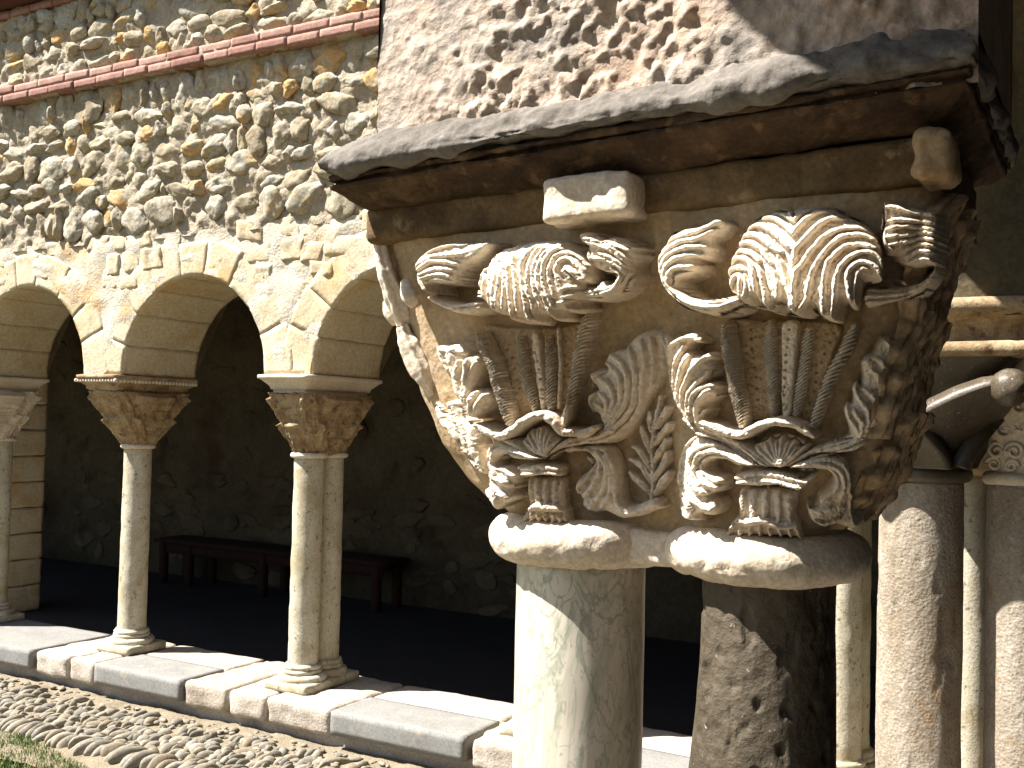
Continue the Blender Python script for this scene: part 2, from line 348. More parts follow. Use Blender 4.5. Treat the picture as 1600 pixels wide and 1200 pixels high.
V, Fq = rbox((-5.0, WY0+.0, 3.632), (2.4, .064, .053), .004, .03, .003, 20, 9, 160); obj('brick_bed', V, Fq, M_MORTAR, aw)
# rubble stones
def rock_mesh(s, sub=3):
    import bmesh
    bm = bmesh.new(); bmesh.ops.create_icosphere(bm, subdivisions=sub, radius=1); V = np.array([v.co[:] for v in bm.verts]); Fq = np.array([[v.index for v in f.verts] for f in bm.faces]); bm.free()
    rg = np.random.default_rng(s); R = np.ones(len(V))
    for q in range(11):
        n = rg.normal(size=3); n /= np.linalg.norm(n); d = rg.uniform(.66, .92); t = V@n
        R = np.minimum(R, np.where(t > 1e-3, d/np.maximum(t, 1e-3), 9))
    V = V*R[:, None]; V *= (1 + .13*fbm(V, 1.7, 3, s) + .045*fbm(V, 6, 4, s+5))[:, None]
    return V, Fq
ROCKS = [mesh('stone', *rock_mesh(40+i, 4), M_RUB) for i in range(26)]
def rubble(z0, z1, x0, x1):
    out = []; z = z0
    while z < z1-.03:
        h = RNG.uniform(.10, .17); x = x0 + RNG.uniform(-.1, 0)
        while x < x1:
            wd = RNG.choice([RNG.uniform(.06, .12), RNG.uniform(.12, .20), RNG.uniform(.16, .29)]); hh = h*RNG.uniform(.6, 1.12)
            if RNG.random() < .90: out.append((x+wd/2, min(z+h/2+RNG.uniform(-.022, .022), z1-hh*.4), wd*RNG.uniform(.40, .52), hh*RNG.uniform(.44, .54)))
            x += wd
        z += h
    return out
st = rubble(2.64, 3.56, -7.3, -2.7) + rubble(3.70, 4.17, -7.3, -2.7)
vis = [a for a in st if -6.95 < a[0] < -3.15]; rest = [a for a in st if not (-6.95 < a[0] < -3.15)]
random.shuffle(vis); vis.sort(key=lambda a: -a[2]*a[3]); rest += vis[300:]
def place(a):
    x, z, hx, hz = a; d = RNG.uniform(.035, .065)
    return (x, WY0+.008-RNG.uniform(-.016, .010), z), (RNG.uniform(-.15,.15), RNG.uniform(-.30,.30), RNG.uniform(-.12,.12)), (hx*1.20, d, hz*1.22)
for a in vis[:300]:
    l, r, sc = place(a); inst('stone', ROCKS[random.randrange(26)], aw, l, r, sc)
rp = []
for i, a in enumerate(rest):
    l, r, sc = place(a); V, Fq = rock_mesh(100+i % 20); R = np.array(mathutils.Euler(r).to_matrix()); rp.append(((V*sc)@R.T + l, Fq))
if rp: V, Fq = merge(rp); o = obj('stone_remainder', V, Fq, M_RUB, aw); o['kind'] = 'stuff'
V, Fq = rbox((-6.4, 6.35, 4.29), (6.5, 2.05, .04), .01, .5, 0); rf = aw
obj('roof', V, Fq, M_TILE, rf)
V, Fq = rbox((-11, 8.0, 2.0), (19, .15, 2.3), .01, 3, 0); ew, ef = rbox((-12.6, 6.3, 2.0), (.2, 2.0, 2.3), .01, 1, 0)
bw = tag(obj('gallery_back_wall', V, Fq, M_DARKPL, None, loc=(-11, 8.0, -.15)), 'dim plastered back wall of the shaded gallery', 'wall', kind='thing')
obj('sun_block_wall', ew, ef, M_DARKPL, bw)  # unseen wall added to stop sun leaking onto the gallery floor
DROCK = [mesh('stone', *rock_mesh(160+i), M_DARKPL) for i in range(10)]
for i in range(170):                                     # bare stones where the plaster has gone
    x = RNG.uniform(-13, -3.2); z = RNG.choice([RNG.uniform(-.1, .9), RNG.uniform(-.1, 2.3)])
    inst('stone', DROCK[i % 10], bw, (x, 7.848, z), (0, RNG.uniform(-.3, .3), 0), (RNG.uniform(.06, .19), RNG.uniform(.015, .04), RNG.uniform(.05, .11)))

# ------------------------------------------------------------------ ledge (stylobate)
lw = thing('low_wall', 'low ledge of worn limestone and slate slabs under the sunlit arcade', 'low wall', (-4.5, 4.7, -.2))
V, Fq = rbox((-5.8, 4.74, -.145), (6.4, .30, .105), .02, .05, .012, 10, 5, 260); obj('rubble_core', V, Fq, M_LEDGE, lw)
front = [(-11.9,-10.9,'l'),(-10.88,-9.6,'g'),(-9.58,-8.4,'l'),(-8.38,-7.2,'l'),(-7.18,-5.93,'g'),(-5.91,-5.60,'l'),(-5.58,-5.36,'l'),(-5.33,-4.60,'g'),(-4.585,-4.27,'l'),(-4.25,-3.98,'l'),(-3.965,-3.53,'l'),(-3.51,-2.69,'g'),(-2.67,-2.1,'l'),(-2.08,-1.2,'g'),(-1.18,-.95,'l')]
for i, (a, b, kd) in enumerate(front):
    if kd == 'g':
        yb = 4.70 if i != 4 else 4.98
        V, Fq = rbox(((a+b)/2, (4.355+yb)/2, -.062+.004), ((b-a)/2, (yb-4.355)/2, .062), .006, .03, .0015, 8, i); obj('slab', V, Fq, M_GRAYSL, lw)
        if yb < 4.9:
            V, Fq = rbox(((a+b)/2, (4.715+5.05)/2, -.065), ((b-a)/2, (5.05-4.715)/2, .063), .012, .03, .004, 12, i+50); obj('slab', V, Fq, M_LEDGE, lw)
    else:
        V, Fq = rbox(((a+b)/2, (4.375+5.05)/2, -.07), ((b-a)/2, (5.05-4.375)/2, .072), .025, .025, .009, 11, i+20); obj('slab', V, Fq, M_LEDGE, lw)

# ------------------------------------------------------------------ far columns
def shaft(x, y, z0, z1, r, amp=.002, s=0, n=48, m=40, taper=.03):
    rings = [sring(x, y, z0+(z1-z0)*k/m, r*(1-taper*k/m), r*(1-taper*k/m), 2, n) for k in range(m+1)]
    V, Fq = loft(rings); return rough(V, Fq, amp, 14, 3, s), Fq
def torus_ring(x, y, z, R, r, n=48, m=14, amp=.002, s=0):
    t = np.linspace(0, 2*pi, m, endpoint=False); a = np.linspace(0, 2*pi, n, endpoint=False)
    T, A = np.meshgrid(t, a, indexing='ij'); rr = R + r*np.cos(T)
    V = np.stack([x+rr*np.cos(A), y+rr*np.sin(A), z+r*np.sin(T)], -1).reshape(-1, 3)
    Fq = grid_faces(n, m+1, True); Fq = Fq % (n*m); return rough(V, Fq, amp, 20, 3, s), Fq
def moulded(cx, cy, prof, hx, hy, n=96, e=14, s=0, amp=.0015):
    """rectangular moulded slab: prof = list of (outset, z)"""
    rings = [sring(cx, cy, z, hx+d, hy+d, e, n) for d, z in prof]
    V, Fq = loft(rings); return rough(V, Fq, amp, 20, 3, s), Fq
def carve(V, nrm, s, amp, freq):
    """tangled foliage relief: ridged noise bands"""
    a = np.abs(fbm(V, freq, 2, s)); b = np.abs(fbm(V[:, [2, 0, 1]]*1.1, freq*1.35, 2, s+3))
    r = np.clip(1 - 3.2*np.minimum(a, b), 0, 1); return V + nrm*(amp*r - amp*.3)[:, None]
def far_base(p, x, y, r, z, s, sq):
    V, Fq = merge([rbox((x, y, z+.025), (sq, sq, .027), .012, .02, .005, 14, s)]); b = obj('base', V, Fq, M_SHAFT, p)
    V, Fq = merge([torus_ring(x, y, z+.062, r+.028, .026, amp=.004, s=s), torus_ring(x, y, z+.098, r+.012, .013, amp=.003, s=s+1), torus_ring(x, y, z+.122, r+.006, .014, amp=.003, s=s+2), shaft(x, y, z+.04, z+.14, r+.012, .002, s, 48, 6)])
    obj('base_moulding', V, Fq, M_SHAFT, b)
def far_capital(p, x, ys, r, s, mat, z0=1.31, z1=1.655, hx=.168, hy=.305):
    yc = sum(ys)/len(ys); rings = []; n = 200; m = 70
    span = (max(ys)-min(ys))/2
    for k in range(m+1):
        t = k/m; f = t**1.1 if len(ys) == 1 else t**1.25
        rings.append(sring(x, yc, z0+(z1-z0)*t, (r+.004)*(1-f)+hx*f, (r+.004+span*.98)*(1-f)+hy*f, 2.2+5*t, n))
    V, Fq = loft(rings); Nn = normals(V, Fq); nr = n*(m+1); d = np.zeros(len(V))
    th = np.tile(np.linspace(0, 1, n, endpoint=False), m+1); tt = np.repeat(np.linspace(0, 1, m+1), n)
    for k_, ta, tb, ph in ((10, -.02, .52, 0), (10, .30, .93, .5)):
        p_ = (th*k_+ph) % 1*2-1; q_ = np.clip((tt-ta)/(tb-ta), 0, 1); wd_ = .92*(1-.55*q_**2.5)
        in_ = (np.abs(p_) < wd_) & (q_ > 0) & (q_ < 1); pr_ = np.clip(1-(np.abs(p_)/wd_)**3, 0, 1)
        leaf = pr_*(.008+.030*q_**2.2) + .004*pr_*np.cos(np.abs(p_)*9+q_*7)
        d[:nr] = np.where(in_, np.maximum(d[:nr], leaf), d[:nr])
    V = V + Nn*(d-.004)[:, None]; V = carve(V, Nn, s, .009, 20); V = rough(V, Fq, .003, 60, 2, s)
    c = obj('capital', V, Fq, mat, p)
    for i, y in enumerate(ys):
        V, Fq = torus_ring(x, y, z0-.004, r+.006, .015, s=s+i); obj('astragal', V, Fq, M_ABAC, c)
    return c
def far_column(x, ys, r, label, s, capmat, ab, base=True):
    t = thing('column', label, 'column', (x, sum(ys)/len(ys), 0), 'columns of the sunlit arcade')
    for i, y in enumerate(ys):
        V, Fq = shaft(x, y, .12, 1.31, r, .0025, s+i); obj('shaft', V, Fq, M_SHAFT, t)
        if base: far_base(t, x, y, r, .002, s*7+i*13, r+.065)
    far_capital(t, x, ys, r, s, capmat)
    if ab == 'plain':
        pr = [(-.045,1.652),(-.040,1.66),(-.04,1.672),(-.028,1.674),(-.024,1.69),(-.004,1.712),(.008,1.722),(.010,1.726),(.022,1.730),(.028,1.735),(.026,1.753),(.0,1.7565)]
        V, Fq = moulded(x, 4.735, pr, .165, .325, s=s); a = obj('abacus', V, Fq, M_ABAC, t)
    else:
        pr = [(-.05,1.652),(-.02,1.668),(-.018,1.69),(-.006,1.694),(-.004,1.70),(.014,1.708),(.014,1.728),(.024,1.731),(.026,1.752),(.0,1.7565)]
        V, Fq = moulded(x, 4.735, pr, .165, .325, s=s); a = obj('abacus', V, Fq, M_OLDCAP if ab == 'beaded' else M_ABAC, t)
        bd = []
        for q in range(15):
            xx = x-.18 + .36*q/14; bd.append(rbox((xx, 4.735-.334, 1.718), (.011, .012, .013), .009, .01, .001, 30, q))
        for q in range(24):
            yy = 4.735-.32 + .64*q/23; bd.append(rbox((x+.176, yy, 1.718), (.012, .012, .013), .009, .01, .001, 30, q))
        V, Fq = merge(bd); obj('bead_row', V, Fq, M_ABAC, a)
    return t
far_column(-5.47, [4.75], .089, 'single yellowed stone column with dark tangled capital and beaded abacus', 3, M_OLDCAP, 'beaded')
far_column(-3.95, [4.645, 4.825], .086, 'paired pale column with carved capital and plain white moulded abacus', 5, M_OLDCAP, 'plain')
far_column(-2.43, [4.645, 4.825], .085, 'paired column standing just behind the green marble shaft', 6, M_OLDCAP, 'plain')
far_column(-.99, [4.645, 4.825], .085, 'slim pale paired column behind the big carved capital, right of the pitted shaft', 8, M_OLDCAP, 'plain')
#far_column(-8.51, [4.645, 4.825], .085, 'paired column beyond the left block pier', 9, M_OLDCAP, 'plain')
# left pier: paired column with a block pier behind it
far_column(-6.99, [4.645, 4.825], .085, 'shaded paired column at the left edge, standing against a pier of squared blocks', 14, M_ABAC, 'plain')
pt = thing('block_pier', 'shaded pier of squared blocks behind the leftmost column', 'pier', (-8.06, 5.64, -.15))
for i in range(9):
    z = .0+i*.215; V, Fq = rbox((-8.06+RNG.uniform(-.006,.006), 5.64, z-.15+.108), (.255, .17, .1055), .012, .025, .005, 12, 60+i); obj('block', V, Fq, M_ASH, pt)

# ------------------------------------------------------------------ bench in the gallery
bt = thing('bench', 'long dark wooden bench against the gallery back wall', 'bench', (-6.8, 7.6, -.15))
V, Fq = rbox((-6.8, 7.55, .27), (1.4, .2, .02), .006, .1, 0); obj('seat', V, Fq, M_WOOD, bt)
V, Fq = rbox((-6.8, 7.40, .20), (1.36, .012, .05), .004, .1, 0); obj('apron', V, Fq, M_WOOD, bt)
for x in (-8.1, -7.75, -6.8, -5.5):
    for y in (7.40, 7.70):
        V, Fq = rbox((x, y, .05), (.035, .03, .2), .004, .1, 0); obj('leg', V, Fq, M_WOOD, bt)


# ------------------------------------------------------------------ near arcade: double column with the carved capital
YC = 1.409; XM, XD = -.676, -.407          # axes of the marble and of the dark shaft
dc = thing('double_column', 'large near double column with leafy carved capital, one green marble and one dark pitted shaft', 'column', (-.54, YC, 0))
V, Fq = shaft(XM, YC, .13, 1.338, .0945, .0006, 31, 72, 60, .0); obj('marble_shaft', V, Fq, M_MARBLE, dc)
n_, m_ = 260, 360                            # dark shaft: worn away on its garden side near the top
z_ = np.linspace(.13, 1.338, m_); a_ = np.linspace(0, 2*pi, n_, endpoint=False); Z_, A_ = np.meshgrid(z_, a_, indexing='ij')
R_ = .1025 - .020*sstep(.85, 1.32, Z_)*np.exp(-((A_-pi*1.02)/.75)**2)*1.6 - .004*sstep(1.0, 1.3, Z_)
V = np.stack([XD+R_*np.cos(A_), YC+R_*np.sin(A_), Z_], -1).reshape(-1, 3); Fq = grid_faces(n_, m_, True)
P_ = V*[1, 1, .35]; pit = np.clip(fbm(V*[1, 1, .6], 58, 3, 5)-.16, 0, .5)*np.clip(fbm(V, 8, 2, 8)+.6, 0, 1)
V = V + normals(V, Fq)*(.0022*fbm(P_, 16, 3, 2) - .012*pit)[:, None]; obj('pitted_shaft', V, Fq, M_DARKSH, dc)
for x, s in ((XM, 1), (XD, 2)):
    far_base(dc, x, YC, .10, .002, 400+s*9, .128)
# astragal: two thick rolls joined by a plain block
def roll(x, s, z=1.362, R=.101, r=.033):
    V, Fq = torus_ring(x, YC, z, R, r, 160, 40, 0, s)
    sq = V.copy(); N_ = normals(V, Fq); return V + N_*(.0034*fbm(V, 16, 4, s) - .006*np.clip(fbm(V, 60, 3, s+3)-.22, 0, 1)*np.clip(fbm(V, 9, 2, s+6)+.3, 0, 1))[:, None], Fq
for x, s in ((XM-.002, 3), (XD+.004, 4)):
    V, Fq = roll(x, s); V2, F2 = shaft(x, YC, 1.336, 1.388, .104, 0, s, 64, 3, 0); V, Fq = merge([(V, Fq), (V2, F2)])
    obj('astragal', V, Fq, M_CAP, dc)
V, Fq = rbox(((XM+XD)/2, YC, 1.361), (.14, .070, .024), .012, .006, .0025, 30, 5, 60); obj('astragal_joint', V, Fq, M_CAP, dc)

# bell of the capital: two rounded cups below that open into one oblong block above
ZB, ZT = 1.386, 1.815
def bell_params(z):
    t = np.clip((z-ZB)/(ZT-ZB), 0, 1.05)
    xl = np.interp(t, [0,.05,.12,.25,.42,.7,1,1.1], [-.775,-.812,-.850,-.893,-.928,-.952,-.968,-.968]); xr = np.interp(t, [0,.08,.2,.45,.78,1,1.1], [-.31,-.282,-.250,-.220,-.190,-.165,-.165])
    hw = (xr-xl)/2; xc = (xr+xl)/2; s = np.clip(t, 0, 1)**.9
    return t, hw, xc, s
def front_depth(xn, t, s):
    """distance of the face in front of the axis plane"""
    c = .57
    e_ = 2 + 3*np.clip(t, 0, 1)
    lo = np.clip(1-np.abs((np.abs(xn)-c)/.43)**e_, 0, 1)**(1/e_)*.080
    lo = np.maximum(lo, np.where(np.abs(xn) < c, .048, 0))
    hi = .150*(.74+.26*np.clip(t, 0, 1)**2)*np.clip(1-np.abs(np.clip(xn, -1, 1))**9, 0, 1)**(1/9)
    mid = .012*np.exp(-((np.abs(xn)-.5)/.32)**2)*np.sin(np.clip(t, 0, 1)*pi)
    return lo*(1-s) + hi*s + mid
def Yf(x, z):
    t, hw, xc, s = bell_params(z); xn = np.clip((x-xc)/hw, -.985, .985); return YC - front_depth(xn, t, s)
rings = []; nn = 150
for k in range(110):
    z = ZB-.004 + (1.845-ZB+.004)*k/109; t, hw, xc, s = bell_params(np.array(z))
    u = -np.cos(np.linspace(0, pi, nn)); u = np.sign(u)*np.abs(u)**.8; d = front_depth(u, t, s)
    fr = np.stack([xc+hw*u, YC-d, np.full(nn, z)], 1); bk = np.stack([xc+hw*u[::-1], YC+d[::-1], np.full(nn, z)], 1)[1:-1]
    rings.append(np.vstack([fr, bk]))
V, Fq = loft(rings); N_ = normals(V, Fq); V = V - 0*N_
sgn = 1.0 if (N_[len(rings[0])*50+nn//2] @ np.array([0, -1, 0])) > 0 else -1.0
V = V + sgn*N_*(.0028*fbm(V, 16, 4, 3) - .002*np.clip(fbm(V, 55, 2, 9)-.35, 0, 1))[:, None]
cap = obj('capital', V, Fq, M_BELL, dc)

# ---- carving: every leaf, stem and scroll is a relief of its own, laid on the bell
def rays(px, py): return fw[None] + ((px-800)/F)[:, None]*rt[None] - ((py-600)/F)[:, None]*up[None]
def on_bell(px, py, h0):
    d = rays(px, py); Y = np.full(len(px), 1.25)
    for _ in range(14):
        P = CAM + d*(Y/d[:, 1])[:, None]; Y = .4*Y + .6*(Yf(P[:, 0], P[:, 2]) - h0)
    P = CAM + d*(Y/d[:, 1])[:, None]; e = .012
    gx = (Yf(P[:, 0]+e, P[:, 2]) - Yf(P[:, 0]-e, P[:, 2]))/(2*e); gz = (Yf(P[:, 0], P[:, 2]+e) - Yf(P[:, 0], P[:, 2]-e))/(2*e)
    n = np.stack([np.clip(gx, -1.2, 1.2)*.55, -np.ones(len(px)), np.clip(gz, -1, 1)*.4], 1); n /= np.linalg.norm(n, axis=1)[:, None]
    return P - n*np.reshape(h0, (-1, 1)) if np.ndim(h0) else P - n*h0, n
def crom(P, closed=False, k=6):
    P = np.asarray(P, float)
    if len(P) < 3 and not closed: return np.array([P[0]+(P[-1]-P[0])*t for t in np.linspace(0, 1, k+1)])
    Q = np.vstack([P[-1], P, P[0], P[1]]) if closed else np.vstack([2*P[0]-P[1], P, 2*P[-1]-P[-2]])
    o = []; T = np.linspace(0, 1, k, endpoint=False)[:, None]
    for i in range(1, len(Q)-2):
        a, b, c, d = Q[i-1:i+3]; o.append(.5*((2*b)+(c-a)*T+(2*a-5*b+4*c-d)*T**2+(-a+3*b-3*c+d)*T**3))
    o = np.vstack(o); return o if closed else np.vstack([o, P[-1]])
def segdist(G, P, closed=False):
    A = P; B = np.roll(P, -1, 0) if closed else P[1:]
    if not closed: A = P[:-1]
    best = np.full(len(G), 1e9); tpos = np.zeros(len(G)); L = 0
    for a, b in zip(A, B):
        v = b-a; q = v@v
        if q < 1e-9: continue
        lo = np.minimum(a, b)-40; hi = np.maximum(a, b)+40
        m = np.ones(len(G), bool) if closed else ((G > lo).all(1) & (G < hi).all(1))
        g = G[m]-a; t = np.clip(g@v/q, 0, 1); d = np.linalg.norm(g - t[:, None]*v, axis=1)
        w_ = np.where(m)[0]; u = d < best[w_]; best[w_[u]] = d[u]; tpos[w_[u]] = L + t[u]*sqrt(q); L += sqrt(q)
    return best, tpos, L
def inside(G, P):
    r = np.zeros(len(G), bool); x, y = G[:, 0], G[:, 1]
    for (x1, y1), (x2, y2) in zip(P, np.roll(P, -1, 0)):
        if y1 == y2: continue
        c = ((y1 > y) != (y2 > y)) & (x < (x2-x1)*(y-y1)/(y2-y1)+x1); r ^= c
    return r
def piece(name, T, outline, strokes, h=.03, edge=.6, dome=25, er=5, rr=4.2, rh=.0045, rope=0, holes=(), par=None, mat=None, seed=0, step=1.35, floor=-.006, tilt=(0, 0), wear=1.0):
    """outline / strokes in picture units of the traced detail T=(x, y, scale); heights in metres off the bell"""
    ox, oy, sc = T; tr = lambda P: np.asarray(P, float)/sc + [ox, oy]
    O = crom(tr(outline), True) if outline is not None else None
    SS = []
    for s in strokes:
        if isinstance(s, dict): SS.append((crom(tr(s['p'])), s.get('r', rr), s.get('h', rh)))
        else: SS.append((crom(tr(s)), rr, rh))
    allp = np.vstack(([O] if O is not None else []) + [s[0] for s in SS]); mg_ = 14
    lo = allp.min(0)-mg_; hi = allp.max(0)+mg_
    xs = np.arange(lo[0], hi[0], step); ys = np.arange(lo[1], hi[1], step); GX, GY = np.meshgrid(xs, ys); G = np.stack([GX.ravel(), GY.ravel()], 1)
    wob = np.stack([vnoise(np.c_[G*.12, np.full(len(G), seed+.5)], 2), vnoise(np.c_[G*.12, np.full(len(G), seed+7.5)], 4)], 1)*1.1*wear
    Gw = G + wob
    Rg = np.zeros(len(G)); msk = np.zeros(len(G), bool); ctr = allp.mean(0)
    if O is not None:
        ins = inside(Gw, O); d, _, _ = segdist(Gw, O, True); d = np.where(ins, d, -d)
        q = np.clip(d/er, 0, 1); rnd = np.sqrt(np.clip(1-(1-q)**2, 0, 1))
        H = floor + (h*edge-floor)*rnd + h*(1-edge)*np.sqrt(np.clip(1-(1-np.clip(d/dome, 0, 1))**2, 0, 1)); msk |= d > 0
    else: H = np.full(len(G), floor)
    lean_ = (G[:, 0]-ctr[0])*tilt[0] + (G[:, 1]-ctr[1])*tilt[1]; H = H + np.where(msk, lean_, 0)
    for (P, r, hh) in SS:
        d, tp, L = segdist(Gw, P); rl = r*(1+.10*vnoise(np.c_[tp*.15, np.full(len(tp), seed), np.full(len(tp), .3)], 7)) * (np.clip(.62+.38*np.minimum(tp, L-tp)/(2.2*r), .62, 1))
        q = np.clip(d/rl, 0, 1); pr = np.sqrt(np.clip(1-q*q, 0, 1)); on = d < rl
        if rope: pr = pr*(1 + .26*rope*np.sin((tp + .9*(G[:, 0]-ctr[0]))*2*pi/(5.2)))
        Rg = np.maximum(Rg, np.where(on, pr*hh, 0))
        new = on & ~msk; base = (h*edge + lean_) if O is not None else h + lean_
        H = np.where(new, floor + (base-floor)*np.clip(pr*1.5, 0, 1), H); msk |= on
    # grooves between ridges are cut a little below the leaf surface
    H = H + Rg
    for (hx, hy, hr, hd) in holes:
        c = np.array([hx, hy])/sc + [ox, oy]; d = np.linalg.norm(G-c, axis=1); H = H - hd*np.exp(-(d/hr)**2)
    P3 = np.c_[G*.01, np.full(len(G), seed*1.7)]
    H = H + np.where(msk, wear*(.0012*fbm(P3, 16, 3, seed) - .0032*np.clip(fbm(P3, 34, 2, seed+5)-.30, 0, 1)), 0)
    nx, ny = len(xs), len(ys); mk = msk.reshape(ny, nx)
    use = mk[:-1, :-1] | mk[1:, :-1] | mk[:-1, 1:] | mk[1:, 1:]
    H = np.where(msk, np.maximum(H, floor), floor)
    Fq = grid_faces(nx, ny)[use.ravel()]
    keep = np.unique(Fq); remap = -np.ones(len(G), int); remap[keep] = np.arange(len(keep)); Fq = remap[Fq]
    lean = (G[keep, 0]-ctr[0])*tilt[0] + (G[keep, 1]-ctr[1])*tilt[1]
    base, nr = on_bell(G[keep, 0], G[keep, 1], np.maximum(h + lean, .004))
    V = base + nr*H[keep][:, None]
    return obj(name, V, Fq[:, ::-1], mat or M_CAP, par or cap)

RP = (1110, 310, 5.3333); RSL = (1010, 320, 6); RSR = (1310, 230, 4); RAL = (1010, 490, 5.717); RST = (1100, 470, 5.216)
RLO = (1040, 650, 5); RAR = (1250, 500, 3.335); LP = (720, 360, 7.2727); LE = (560, 320, 3.527); LSR = (890, 340, 8.575)
LST = (730, 480, 5.713); LAR = (880, 500, 3.5316); LLO = (660, 600, 5)
PH = .084
# right cup ------------------------------------------------------------
piece('palmette', RP, [(105,690),(105,600),(125,530),(160,450),(190,390),(205,330),(250,260),(310,190),(400,130),(470,90),(600,80),(680,45),(780,50),(880,48),(1000,72),(1110,130),(1230,175),(1330,255),(1400,340),(1450,430),(1480,560),(1470,690),(1420,715),(1330,690),(1260,700),(1240,800),(1230,905),(1170,925),(1130,880),(1085,850),(1050,930),(1020,1020),(950,1025),(880,980),(820,900),(790,920),(720,980),(650,970),(600,940),(575,870),(520,890),(470,950),(430,930),(400,900),(370,900),(345,830),(300,860),(240,880),(190,840),(130,790)],
 [[(705,195),(640,150),(560,105),(470,100)],[(690,180),(650,110),(620,80)],[(700,180),(760,120),(830,80),(890,60)],
  [(690,310),(740,230),(810,160),(890,105),(1000,85),(1050,110)],[(690,300),(620,220),(540,170),(470,150),(380,160),(315,200)],
  [(700,540),(710,430),(760,370),(840,280),(930,200),(1020,155),(1120,150),(1230,185)],[(690,420),(620,370),(540,290),(460,240),(370,220),(270,260),(220,300)],
  [(690,730),(710,620),(770,540),(840,440),(920,350),(1000,290),(1110,250),(1230,240),(1330,270)],[(600,450),(530,420),(440,340),(360,300),(280,300),(210,340)],
  [(700,970),(790,850),(830,680),(870,580),(930,480),(1010,390),(1090,320),(1200,300),(1300,310),(1390,350)],[(510,540),(430,430),(350,375),(270,365),(190,400)],
  [(930,970),(935,800),(950,650),(980,540),(1040,470),(1130,400),(1250,385),(1370,410)],[(420,530),(360,470),(290,440),(220,435),(160,475)],
  [(1005,1010),(1030,830),(1040,700),(1080,580),(1150,500),(1250,450),(1350,450),(1420,510),(1450,590)],[(375,900),(365,750),(355,600),(320,520),(240,490),(170,510),(120,580)],
  [(1160,900),(1150,770),(1140,650),(1170,580),(1240,530),(1320,540),(1390,590),(1440,690)],[(1215,890),(1210,760),(1220,650),(1260,590),(1310,590)],
  [(110,660),(160,590),(230,575),(290,600)],[(140,770),(160,690),(210,645),(250,660),(240,760),(230,830)],[(290,640),(300,730),(270,820),(240,860)],[(330,680),(330,790),(270,850)],
  [(450,920),(450,800),(430,670),(410,590),(385,560)],[(480,930),(540,850),(560,750),(540,640),(510,580)],[(630,960),(590,880)],
  [(680,960),(660,830),(640,700),(600,570),(570,480)],[(690,730),(680,850),(690,960)],[(890,980),(830,900)]],
 h=PH, edge=.72, dome=50, er=10, rr=4.6, rh=.0105, seed=1, tilt=(.00006, .00042))
piece('scroll_leaf', RSL, [(900,915),(850,955),(720,1010),(560,1030),(420,1000),(300,940),(190,850),(120,740),(85,630),(80,540),(105,430),(170,350),(220,270),(340,215),(480,180),(560,150),(640,115),(710,120),(740,160),(710,220),(650,270),(590,320),(600,390),(570,470),(520,505),(430,520),(465,560),(460,610),(410,650),(330,690),(275,720),(280,770),(350,830),(450,870),(560,880),(680,870),(800,850),(890,840)],
 [[(900,910),(760,980),(600,1010),(440,980),(310,930),(210,840),(130,720),(100,600),(120,470)],[(860,890),(720,950),(580,960),(420,930),(290,840),(190,740),(135,620)],
  [(130,430),(220,330),(360,280),(480,240),(590,190),(700,140)],[(120,520),(200,420),(320,350),(440,330),(550,290),(660,230)],[(130,600),(200,490),(320,420),(440,395),(580,400)],
  [(160,680),(200,570),(290,500),(400,480),(540,480)],[(205,760),(220,640),(300,590),(380,590),(450,560)],[(250,740),(290,680),(400,640)],[(280,790),(380,870),(520,900),(680,890),(850,860)],[(230,265),(350,235),(480,200)]],
 h=.066, edge=.74, dome=26, er=7, rr=4.8, rh=.0095, seed=2, tilt=(0.0001, 0.00025))
piece('scroll_leaf', RSR, [(275,350),(300,325),(380,345),(470,385),(560,385),(620,420),(625,560),(605,700),(580,740),(560,730),(470,745),(410,730),(400,685),(330,665),(280,620),(262,560),(278,470)],
 [[(290,375),(360,375),(480,410),(600,430)],[(310,460),(400,455),(540,470),(620,480)],[(300,510),(420,495),(540,510),(620,520)],[(300,560),(420,550),(520,535),(620,545)],[(320,610),(420,590),(540,570),(615,590)],[(400,650),(500,610),(610,620)],[(420,690),(500,650),(600,660)],[(440,725),(540,700),(590,720)],[(285,340),(285,430),(275,540),(300,620),(340,650)]],
 h=.066, edge=.78, dome=20, er=6, rr=4.3, rh=.0085, seed=3, tilt=(0.0001, 0.0002))
piece('scroll_stalk', RSR, [(165,885),(300,878),(400,865),(500,840),(565,785),(600,720),(620,745),(600,830),(540,895),(440,950),(320,985),(170,995)],
 [[(170,893),(300,888),(420,880),(510,850),(570,790)],[(170,930),(300,925),(430,905),(530,870),(580,820)],[(180,970),(330,965),(450,935),(540,890)],{'p':[(412,846),(428,860)],'r':6,'h':.012}],
 h=.048, edge=.8, dome=15, er=5, rr=4.4, rh=.005, seed=4)
piece('stem_panel', RST, [(150,170),(450,150),(800,150),(1120,200),(1060,420),(980,680),(880,990),(640,960),(400,1000),(290,1000),(210,600)], [],
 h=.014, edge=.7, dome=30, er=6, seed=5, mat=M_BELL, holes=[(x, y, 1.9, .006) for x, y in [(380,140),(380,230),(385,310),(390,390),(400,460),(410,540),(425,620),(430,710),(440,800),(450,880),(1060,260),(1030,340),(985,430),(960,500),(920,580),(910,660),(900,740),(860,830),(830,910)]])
piece('stem', RST, None, [{'p':[(190,200),(190,290),(220,500),(260,700),(300,870),(320,1010)],'r':10.5,'h':.012}], h=.034, rope=1.2, seed=6)
piece('stem', RST, None, [{'p':[(545,175),(540,400),(550,650),(570,940)],'r':10.5,'h':.006}], h=.022, rope=1.4, seed=7)
piece('stem', RST, None, [{'p':[(860,230),(830,450),(790,700),(750,930)],'r':9.5,'h':.006}], h=.022, rope=1.4, seed=8)
